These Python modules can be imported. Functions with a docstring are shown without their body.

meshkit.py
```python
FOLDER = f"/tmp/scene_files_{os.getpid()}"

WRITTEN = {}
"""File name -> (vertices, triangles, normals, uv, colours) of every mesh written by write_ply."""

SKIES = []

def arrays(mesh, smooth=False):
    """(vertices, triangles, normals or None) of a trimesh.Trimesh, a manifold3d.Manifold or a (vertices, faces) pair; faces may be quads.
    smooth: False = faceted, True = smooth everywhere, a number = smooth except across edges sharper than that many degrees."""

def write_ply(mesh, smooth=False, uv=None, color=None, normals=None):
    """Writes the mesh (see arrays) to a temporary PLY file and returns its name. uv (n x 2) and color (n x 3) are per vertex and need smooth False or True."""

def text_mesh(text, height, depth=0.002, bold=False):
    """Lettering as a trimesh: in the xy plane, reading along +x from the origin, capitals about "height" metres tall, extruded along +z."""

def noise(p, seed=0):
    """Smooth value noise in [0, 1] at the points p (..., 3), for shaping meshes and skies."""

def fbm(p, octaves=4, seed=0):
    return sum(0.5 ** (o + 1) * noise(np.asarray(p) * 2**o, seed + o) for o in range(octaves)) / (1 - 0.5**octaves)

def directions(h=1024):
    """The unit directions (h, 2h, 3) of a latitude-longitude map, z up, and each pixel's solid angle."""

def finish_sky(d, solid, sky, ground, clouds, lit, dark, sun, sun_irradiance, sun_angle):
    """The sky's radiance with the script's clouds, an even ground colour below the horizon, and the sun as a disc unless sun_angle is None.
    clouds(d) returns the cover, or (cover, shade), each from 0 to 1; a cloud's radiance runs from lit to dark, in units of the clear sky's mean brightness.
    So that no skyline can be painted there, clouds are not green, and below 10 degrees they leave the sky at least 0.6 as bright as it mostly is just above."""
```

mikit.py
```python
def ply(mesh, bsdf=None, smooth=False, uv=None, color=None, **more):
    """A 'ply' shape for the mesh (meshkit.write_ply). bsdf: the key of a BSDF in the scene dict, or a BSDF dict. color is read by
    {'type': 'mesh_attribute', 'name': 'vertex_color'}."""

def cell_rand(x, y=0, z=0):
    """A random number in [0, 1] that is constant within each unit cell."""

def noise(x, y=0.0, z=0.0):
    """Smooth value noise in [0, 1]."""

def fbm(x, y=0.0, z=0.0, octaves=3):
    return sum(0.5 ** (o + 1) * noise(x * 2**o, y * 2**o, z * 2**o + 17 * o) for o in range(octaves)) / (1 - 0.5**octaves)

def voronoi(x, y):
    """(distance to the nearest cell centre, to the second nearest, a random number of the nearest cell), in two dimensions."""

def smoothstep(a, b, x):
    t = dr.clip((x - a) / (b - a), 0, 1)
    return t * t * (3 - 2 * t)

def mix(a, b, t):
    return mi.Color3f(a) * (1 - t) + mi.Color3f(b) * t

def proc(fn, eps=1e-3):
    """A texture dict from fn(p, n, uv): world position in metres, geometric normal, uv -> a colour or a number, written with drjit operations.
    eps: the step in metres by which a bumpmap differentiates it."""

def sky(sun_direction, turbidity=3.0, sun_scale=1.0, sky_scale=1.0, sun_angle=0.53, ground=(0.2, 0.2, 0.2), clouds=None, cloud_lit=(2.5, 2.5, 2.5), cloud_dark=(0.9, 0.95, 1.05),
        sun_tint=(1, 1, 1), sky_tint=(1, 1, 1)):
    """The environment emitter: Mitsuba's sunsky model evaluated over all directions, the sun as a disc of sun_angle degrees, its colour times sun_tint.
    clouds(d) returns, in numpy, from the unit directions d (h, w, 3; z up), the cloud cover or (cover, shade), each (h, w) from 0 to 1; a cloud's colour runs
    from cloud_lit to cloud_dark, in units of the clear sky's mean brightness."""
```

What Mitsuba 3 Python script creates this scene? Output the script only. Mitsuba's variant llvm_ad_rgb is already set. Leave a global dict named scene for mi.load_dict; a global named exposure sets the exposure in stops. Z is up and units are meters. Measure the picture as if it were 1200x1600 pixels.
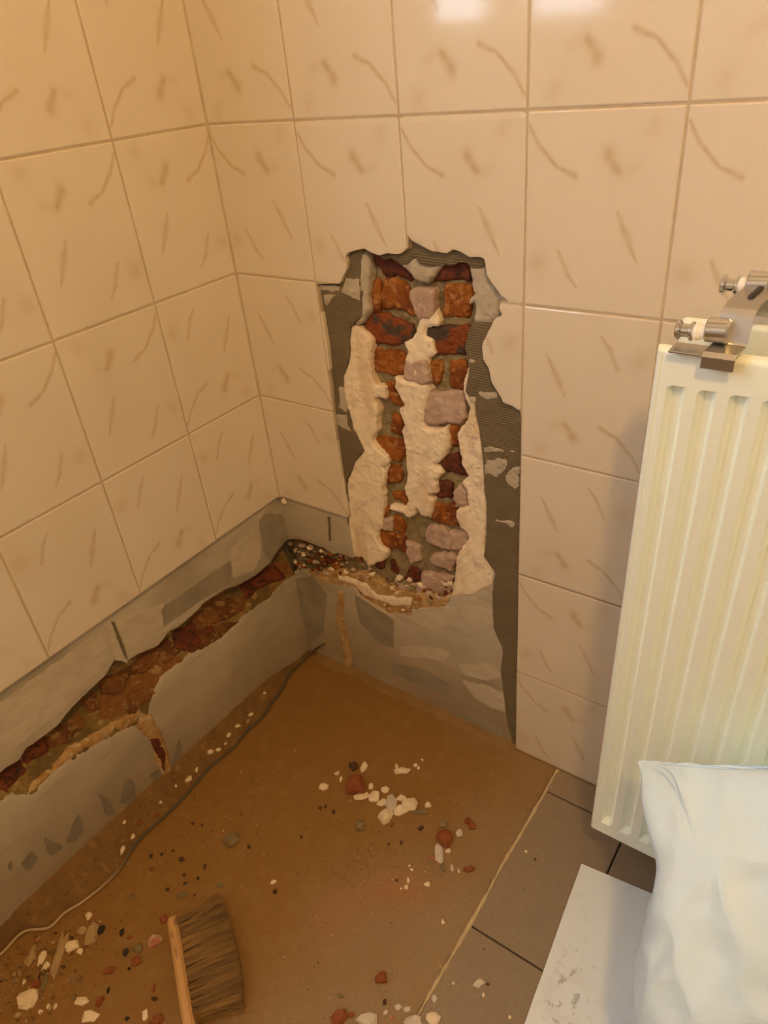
import math, random
import numpy as np, trimesh, shapely, mitsuba as mi, mikit, meshkit, manifold3d
import drjit as dr
from scipy.spatial import Delaunay
from shapely.geometry import Polygon, box, LineString, MultiPolygon
from shapely.ops import unary_union
from mikit import proc, ply, noise, fbm, smoothstep, mix

# ---------------------------------------------------------------- camera, light levels, exposure
# metres; z up; the corner of the room at the origin; the back wall is y=0 (x to the right), the left wall x=0 (towards -y)
T = mi.ScalarTransform4f
EYE = (1.0459, -0.9562, 1.3186)
LOOK, UP = (-0.51895, 0.66194, -0.54085), (-0.25192, 0.48619, 0.83675)
scene, labels = {}, {}
scene['camera'] = {'type': 'perspective', 'fov': math.degrees(2 * math.atan(600 / 1115.0)), 'fov_axis': 'x', 'near_clip': 0.02, 'far_clip': 30.0,
                   'to_world': T().look_at(origin=EYE, target=[EYE[i] + LOOK[i] for i in range(3)], up=UP)}
exposure = -0.17
LAMP_AT, LAMP_R = (1.4, -1.2, 2.42), 0.07
LAMP_RGB = [318.0, 186.0, 60.0]       # warm globe lamp under the ceiling
DAY_RGB = [6.3, 7.9, 9.4]           # daylight glowing through the frosted panes of the window in the left wall
TRACE = {
    'opening': [(399,1075),(397,1058),(389,1054),(379,1048),(355,1048),(338,1043),(319,1049),(309,1053),(275,1044),(268,1037),(272,1029),(269,1016),(259,1004),(250,990),(201,985),(197,982),(200,984),(204,869),(197,739),(195,624),(196,487),(176,328),(46,-592),(600,-179),(597,6),(595,242),(593,490),(593,737),(592,810),(590,819),(577,825),(562,827),(556,838),(541,859),(536,882),(526,895),(524,918),(527,925),(542,954),(545,962),(559,968),(558,973),(554,979),(554,991),(567,994),(557,1000),(545,1013),(534,1028),(530,1051),(522,1053),(503,1052),(490,1059),(476,1061),(467,1055),(440,1056),(422,1063),(402,1071)],
    'adhesive_left': [(193,981),(206,978),(195,977),(241,977),(289,978),(284,965),(282,938),(267,923),(255,914),(248,890),(244,853),(249,878),(244,857),(222,813),(221,793),(218,759),(225,740),(230,710),(239,691),(248,670),(252,663),(221,627),(205,599),(224,627),(194,577),(197,555),(188,467),(189,564),(189,740)],
    'adhesive_top_left': [(261,1035),(303,1051),(297,1042),(291,1025),(288,1001),(284,978),(260,976),(241,981),(242,987),(263,1015)],
    'adhesive_top': [(393,1074),(397,1071),(417,1062),(435,1056),(462,1054),(473,1060),(487,1057),(499,1051),(518,1052),(527,1050),(527,1042),(519,1034),(502,1034),(495,1042),(479,1040),(467,1034),(454,1035),(443,1034),(426,1031),(410,1033),(401,1045),(384,1031),(371,1030),(355,1038),(339,1036),(333,1041),(374,1047),(389,1057)],
    'adhesive_right': [(504,947),(536,951),(538,959),(524,921),(521,894),(523,893),(533,878),(538,855),(554,834),(559,824),(575,822),(588,815),(590,806),(590,724),(591,479),(592,230),(594,-20),(584,7),(569,88),(562,146),(556,223),(562,274),(540,324),(537,413),(543,469),(521,496),(520,497),(523,522),(525,554),(526,587),(527,623),(522,643),(522,669),(521,694),(521,697),(519,725),(514,765),(507,790),(507,806),(508,822),(495,823),(489,831),(496,863),(497,883),(495,890),(490,904),(491,909),(496,933)],
    'gypsum_top_left': [(298,1045),(308,1038),(309,1024),(305,998),(296,970),(299,959),(299,944),(282,923),(263,914),(262,921),(278,933),(283,957),(281,964),(258,967),(240,973),(241,982),(256,998),(283,1000),(287,1024),(293,1040)],
    'gypsum_left': [(253,913),(270,913),(282,906),(293,899),(298,889),(295,878),(290,859),(293,872),(290,850),(290,836),(290,823),(295,806),(310,805),(316,806),(313,783),(301,785),(291,777),(296,765),(297,753),(289,737),(287,719),(288,711),(275,696),(274,685),(280,676),(294,665),(307,659),(306,646),(291,632),(297,622),(300,637),(297,618),(291,594),(284,578),(288,569),(284,553),(280,529),(275,507),(276,484),(260,468),(260,447),(265,429),(283,425),(275,400),(251,382),(236,371),(223,361),(222,375),(212,382),(176,374),(158,387),(170,419),(179,456),(186,469),(187,517),(189,549),(199,580),(225,628),(202,597),(229,634),(249,658),(246,668),(235,695),(226,712),(225,739),(213,757),(216,791),(219,811),(237,842),(245,871),(245,885)],
    'gypsum_top_right': [(499,1037),(518,1033),(525,1041),(528,1025),(539,1008),(551,995),(561,990),(550,987),(548,975),(552,967),(534,949),(506,946),(502,951),(506,970),(504,983),(495,976),(497,985),(505,992),(501,1007),(500,1022)],
    'gypsum_right': [(492,879),(495,868),(493,852),(488,829),(494,822),(506,821),(506,791),(513,767),(518,742),(519,679),(521,693),(521,663),(521,637),(525,621),(524,584),(522,551),(519,519),(521,488),(541,495),(536,433),(518,415),(489,388),(437,360),(443,388),(450,426),(454,466),(464,490),(482,521),(480,537),(463,546),(457,563),(460,581),(484,597),(484,609),(482,631),(473,644),(487,665),(474,681),(472,693),(480,676),(470,706),(465,742),(483,768),(493,795),(481,818),(479,828),(483,849),(489,864)],
    'gypsum_v': [(351,1037),(367,1030),(380,1031),(398,1045),(406,1032),(423,1030),(440,1033),(447,1032),(437,1020),(425,1007),(418,1003),(404,1003),(393,1006),(390,1011),(376,1025),(364,1033)],
    'gypsum_bridge': [(383,986),(405,991),(428,992),(427,965),(437,941),(433,932),(407,926),(405,912),(421,907),(425,884),(412,875),(385,871),(406,883),(409,870),(409,853),(413,828),(387,824),(358,826),(358,844),(361,859),(369,881),(363,894),(383,904),(397,935),(387,955),(383,975)],
    'gypsum_center': [(339,828),(360,826),(388,825),(404,826),(413,817),(402,798),(397,775),(391,751),(398,737),(433,743),(443,753),(445,743),(446,715),(437,693),(415,668),(405,648),(390,672),(410,663),(428,661),(430,653),(411,632),(417,625),(414,605),(392,595),(408,587),(396,543),(374,541),(366,561),(356,536),(349,538),(359,539),(343,526),(333,534),(298,533),(299,543),(337,550),(346,567),(338,589),(349,630),(347,647),(348,633),(349,672),(346,710),(342,721),(352,737),(345,753),(342,764),(351,768),(356,778),(344,790),(337,805)],
    'brick_0': [(303,1041),(315,1039),(326,1032),(321,1016),(311,1021),(304,1027)],
    'brick_1': [(325,1024),(339,1034),(349,1035),(363,1027),(370,1020),(386,1007),(380,1002),(350,1007),(328,1002)],
    'brick_2': [(422,1003),(432,1018),(442,1029),(459,1027),(472,1036),(488,1039),(494,1019),(493,1010),(458,1009)],
    'brick_3': [(298,992),(314,995),(318,981),(318,964),(312,944),(295,939),(296,966)],
    'brick_4': [(326,996),(350,1001),(368,995),(377,986),(380,964),(391,943),(379,941),(359,951),(337,952),(318,945),(318,968)],
    'brick_5': [(281,927),(299,936),(330,938),(359,931),(378,923),(382,912),(376,899),(361,892),(330,885),(293,883),(288,895),(274,905)],
    'brick_6': [(282,869),(309,875),(286,866),(322,873),(355,874),(357,853),(348,834),(326,828),(310,831),(283,827)],
    'brick_7': [(312,809),(329,814),(333,790),(351,780),(346,768),(321,771),(309,784)],
    'brick_8': [(323,752),(338,745),(340,730),(334,708),(310,711),(316,727)],
    'brick_9': [(264,682),(295,696),(336,698),(343,686),(342,669),(327,648),(309,648),(282,661),(269,667)],
    'brick_10': [(289,625),(328,639),(331,616),(320,600),(293,591),(288,608)],
    'brick_11': [(304,573),(333,579),(340,561),(337,548),(323,559),(306,559)],
    'brick_12': [(270,521),(287,531),(289,518),(274,502)],
    'brick_13': [(301,513),(319,515),(327,497),(324,480),(298,477)],
    'brick_14': [(250,459),(281,466),(326,470),(321,431),(314,426),(307,435),(276,421),(254,422)],
    'brick_15': [(281,389),(290,398),(299,373),(292,359),(279,366)],
    'brick_16': [(237,371),(261,378),(259,364),(241,355)],
    'brick_17': [(330,387),(346,396),(364,378),(346,357),(313,353)],
    'brick_18': [(110,330),(130,341),(135,312),(123,299),(104,304)],
    'brick_19': [(73,317),(95,334),(106,326),(91,311),(69,297)],
    'brick_20': [(446,998),(494,1004),(500,992),(491,978),(489,964),(486,952),(440,947),(443,974)],
    'brick_21': [(403,924),(441,932),(487,936),(486,912),(482,889),(423,881),(418,899),(403,913)],
    'brick_22': [(407,863),(422,868),(434,868),(433,846),(424,828),(410,828)],
    'brick_23': [(449,872),(478,877),(484,862),(476,837),(473,824),(449,825)],
    'brick_24': [(390,767),(409,813),(433,810),(452,819),(471,824),(475,809),(476,773),(464,757),(440,758),(409,746),(389,746)],
    'brick_25': [(442,749),(459,753),(458,732),(464,712),(440,710)],
    'brick_26': [(431,688),(461,698),(463,674),(474,662),(467,687),(481,658),(463,654),(446,656),(409,650),(422,663),(424,677)],
    'brick_27': [(415,627),(429,633),(444,630),(443,598),(410,593),(419,610)],
    'brick_28': [(449,616),(463,633),(477,624),(478,592),(452,584)],
    'brick_29': [(403,575),(427,579),(452,587),(453,537),(429,534),(391,535)],
    'brick_30': [(379,501),(393,520),(424,528),(433,516),(436,477),(414,474),(378,480)],
    'brick_31': [(433,518),(473,531),(476,510),(453,480),(439,480)],
    'brick_32': [(389,442),(409,457),(438,467),(448,460),(436,422),(412,423),(387,425)],
    'brick_33': [(364,392),(401,403),(436,405),(426,355),(393,353),(360,359)],
    'brick_34': [(333,394),(349,395),(361,383),(346,357),(330,354)],
    'brick_35': [(272,498),(298,508),(295,479),(271,474)],
    'brick_36': [(328,460),(358,457),(361,424),(336,404),(328,428)],
    'brick_37': [(295,337),(340,352),(362,349),(354,329),(304,311)],
    'brick_38': [(329,339),(359,354),(390,349),(382,337),(327,321)],
    'brick_39': [(384,986),(406,992),(429,992),(428,966),(420,943),(397,942),(388,963)],
    'brick_40': [(368,862),(406,870),(410,853),(413,831),(387,826),(359,829),(360,847)],
    'brick_kinds': ['dark','dark','dark','orange','orange','burnt','orange','orange','orange','orange','orange','orange','orange','orange','orange','dark','dark','dark','orange','dark','orange','burnt','orange','orange','mauve','orange','dark','dark','mauve','orange','mauve','mauve','mauve','mauve','dark','mauve','mauve','mauve','orange','pink','pink'],
    'cement_lower': [(14,279),(71,257),(176,285),(197,261),(244,255),(266,243),(330,264),(365,290),(415,317),(441,363),(490,389),(518,416),(536,434),(541,496),(542,467),(536,411),(539,322),(561,272),(555,220),(561,143),(568,85),(588,-4),(593,-33),(-21,-63),(-16,33)],
    'cement_upper': [(-13,492),(191,500),(187,463),(177,456),(172,421),(158,388),(129,366),(102,377),(55,383),(-4,365),(-39,346)],
    'lip': [(20,268),(128,311),(203,333),(260,329),(305,325),(366,339),(387,347),(431,362),(435,355),(424,331),(413,306),(394,295),(373,298),(329,279),(326,245),(279,233),(240,244),(205,252),(174,270),(128,271),(65,243),(-3,236)],
    'lip_cream': [(131,305),(181,309),(217,308),(241,290),(294,306),(339,318),(331,294),(285,275),(245,273),(203,272),(179,293),(130,289)],
    'back_joint': [(127,254),(143,260),(129,162),(136,109),(136,25),(113,-22),(114,40),(113,106),(111,170)],
    'smear_0': [(520,732),(533,739),(550,737),(582,741),(580,735),(548,731),(522,723)],
    'smear_1': [(522,698),(544,717),(568,723),(562,699),(552,689),(522,681)],
    'smear_2': [(570,699),(580,711),(589,713),(589,697),(564,691)],
    'smear_3': [(513,834),(546,840),(546,831),(525,824),(514,829)],
    'smear_4': [(494,822),(509,825),(507,814),(498,814)],
    'smear_5': [(497,890),(506,891),(505,883),(496,883)],
    'smear_6': [(525,709),(567,719),(563,702),(545,680),(523,685)],
    'smear_7': [(561,687),(586,712),(588,675),(582,665),(567,672)],
    'smear_8': [(543,593),(560,593),(578,601),(582,591),(577,579),(566,589),(543,586)],
    'smear_9': [(197,981),(243,983),(241,975),(224,971),(196,974)],
    'smear_10': [(204,966),(232,969),(220,961),(211,946),(203,954)],
    'smear_11': [(208,791),(222,794),(224,761),(224,740),(204,749),(211,764)],
    'smear_12': [(196,731),(223,736),(222,713),(230,701),(211,703),(195,708)],
    'smear_13': [(260,999),(287,1001),(285,962),(264,967),(244,975)],
    'left_chase_top': [(3,360),(-37,348),(-58,336),(-110,334),(-158,342),(-202,358),(-260,365),(-292,357),(-335,355),(-361,362),(-392,348),(-436,364),(-463,367),(-482,390),(-512,372),(-563,365),(-599,358),(-625,346),(-659,347),(-688,350),(-705,338),(-727,342),(-741,344)],
    'left_chase_bottom': [(24,249),(-40,262),(-89,246),(-147,261),(-190,256),(-248,252),(-292,261),(-335,278),(-368,274),(-403,274),(-428,260),(-450,235),(-462,208),(-489,216),(-551,238),(-604,253),(-640,263),(-674,260),(-707,255),(-732,270),(-767,280)],
    'left_brick_0': [(18,327),(83,293),(75,258),(30,279)],
    'left_brick_1': [(-135,308),(-30,304),(-21,266),(-99,282),(-142,282)],
    'left_brick_2': [(-280,326),(-197,319),(-142,282),(-163,267),(-246,285),(-289,297)],
    'left_brick_3': [(-337,328),(-283,314),(-248,279),(-320,269),(-346,299)],
    'left_brick_4': [(-391,322),(-353,323),(-348,293),(-385,288)],
    'left_brick_5': [(-466,322),(-399,328),(-378,311),(-429,297),(-463,312)],
    'left_brick_6': [(-509,340),(-459,323),(-460,303),(-495,292),(-520,315)],
    'left_brick_7': [(-561,333),(-532,326),(-535,293),(-558,302)],
    'left_brick_8': [(-640,321),(-577,313),(-574,289),(-621,286),(-650,296)],
    'left_brick_9': [(-692,320),(-646,320),(-655,295),(-694,302)],
    'left_brick_10': [(-741,320),(-699,314),(-704,291),(-743,293),(-749,301)],
    'left_brick_11': [(-496,271),(-446,268),(-441,241),(-495,239)],
    'left_brick_12': [(-304,294),(-234,275),(-177,246),(-245,238),(-300,260)],
    'left_brick_kinds': ['dark','dark','orange','dark','orange','orange','orange','orange','orange','dark','dark','orange','orange'],
    'left_joint': [(-495,214),(-457,211),(-453,160),(-452,100),(-459,32),(-482,30),(-483,92),(-476,143)],
    'left_joint_dark': [(-478,155),(-461,145),(-462,88),(-477,53),(-477,96)],
    'left_lip': [(-628,277),(-542,258),(-479,240),(-459,204),(-489,211),(-551,233),(-605,249),(-674,256),(-712,252),(-732,266),(-669,269)],
    'left_line': [(-480,477),(-463,473),(-459,381),(-465,365),(-484,389),(-478,430)],
    'left_dark_0': [(-66,457),(-42,467),(3,437),(22,404),(83,379),(71,329),(-5,369),(-55,349),(-72,383)],
    'left_dark_1': [(-361,424),(-170,418),(-176,366),(-272,378),(-368,382)],
    'smudge_0': [(-585,72),(-563,107),(-546,109),(-547,53),(-569,43)],
    'smudge_1': [(-614,138),(-602,101),(-601,56),(-619,70)],
    'smudge_2': [(-704,93),(-679,120),(-660,131),(-669,81),(-692,77)],
    'smudge_3': [(-731,146),(-713,87),(-735,91),(-740,115)],
    'smudge_4': [(-784,135),(-759,143),(-757,113),(-780,103)],
    'smudge_5': [(-805,148),(-793,160),(-794,149),(-804,138)],
    'smudge_6': [(-509,71),(-482,67),(-480,38),(-503,46)],
    'smudge_7': [(-442,62),(-419,96),(-417,67),(-433,30),(-452,42)],
    'back_dark_0': [(-10,241),(55,275),(87,228),(53,88),(-15,11),(-16,123)],
    'left_line_dark': [(-465,471),(-461,468),(-461,403),(-463,374),(-466,384),(-466,414)],
    'back_joint_dark': [(131,470),(138,472),(135,444),(130,405),(124,402),(130,442)],
    'light_0': [(335,285),(430,335),(534,385),(540,343),(499,298),(453,298),(390,255),(338,250)],
    'light_1': [(290,153),(374,197),(431,206),(417,173),(358,155),(295,128)],
    'light_2': [(460,134),(515,148),(562,151),(568,94),(532,85),(484,100)],
    'light_3': [(448,174),(533,224),(562,199),(521,166),(466,157)],
    'bdark_0': [(176,266),(231,251),(284,237),(275,142),(232,137),(180,184)],
    'bdark_1': [(270,92),(369,118),(433,104),(419,64),(323,54),(259,53)],
    'bdark_2': [(402,-3),(495,35),(556,31),(575,9),(494,-7),(408,-25)],
    'llight_0': [(-463,469),(-352,430),(-372,370),(-447,377),(-456,385)],
    'llight_1': [(-691,467),(-486,468),(-489,412),(-527,386),(-605,371),(-702,369),(-726,381)],
    'llight_2': [(-162,441),(-74,440),(-82,374),(-114,351),(-174,371)],
    'cable': [[64,-4,69],[41,-6,46],[-8,-5,6],[-6,-34,6],[7,-84,6],[25,-139,6],[34,-187,6],[43,-228,6],[40,-274,6],[46,-331,6],[41,-375,6],[45,-452,6],[48,-515,6],[46,-553,6],[44,-590,6],[50,-626,6],[60,-656,6],[62,-703,6],[58,-729,6],[50,-758,6],[43,-778,6],[43,-806,6],[27,-822,6],[7,-840,6],[-17,-862,6],[-52,-891,6]],
    'scribble': [(411,-423),(423,-437),(451,-437),(479,-438),(451,-437),(443,-417),(446,-399),(462,-391),(482,-396),(493,-414),(492,-428)],
    'scratch': [(555,-59),(518,-161),(493,-247)],
    'dustpatch': [(589,-418),(543,-513),(386,-489)],
}
DEBRIS_GROUPS = {1: ('cream plaster crumb on the brown rubble strip below the left wall', 'crumbs on the rubble strip'), 2: ('tiny dark crumb on the floor between the cable and the brush', 'dark crumbs near the cable'), 3: ('cream plaster chip heaped below the largest red brick lump', 'chips of the plaster heap'), 4: ('small red brick crumb right of the smaller debris heap', 'red crumbs right of the smaller heap'), 5: ('small brown brick crumb left of the brush', 'brown crumbs left of the brush'), 6: ('pale plaster crumb on the bare floor below the smaller debris heap', 'pale crumbs below the smaller heap'), 12: ('tiny pale crumb behind the cream plaster heap', 'pale crumbs behind the cream heap'), 13: ('tiny pale crumb just left of the largest red brick lump', 'pale crumbs left of the red lump'), 14: ('pinkish brick crumb beside the long pale flake', 'pink crumbs by the long flake'), 15: ('thin pale sliver between the olive chip and the red crumb', 'pale slivers of the smaller heap'), 7: ('tiny dark crumb around the debris heaps at mid floor', 'dark crumbs around the debris heaps'), 8: ('pale plaster crumb in the debris corner at the bottom left', 'pale crumbs in the left corner'), 9: ('black crumb among the debris left of the brush', 'black crumbs left of the brush'), 10: ('pale grey crumb at the bottom of the photo near the grey shards', 'pale crumbs near the grey shards'), 11: ('tiny speck on the grey tiled floor beside the white sheet', 'specks on the tiled floor')}
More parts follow.
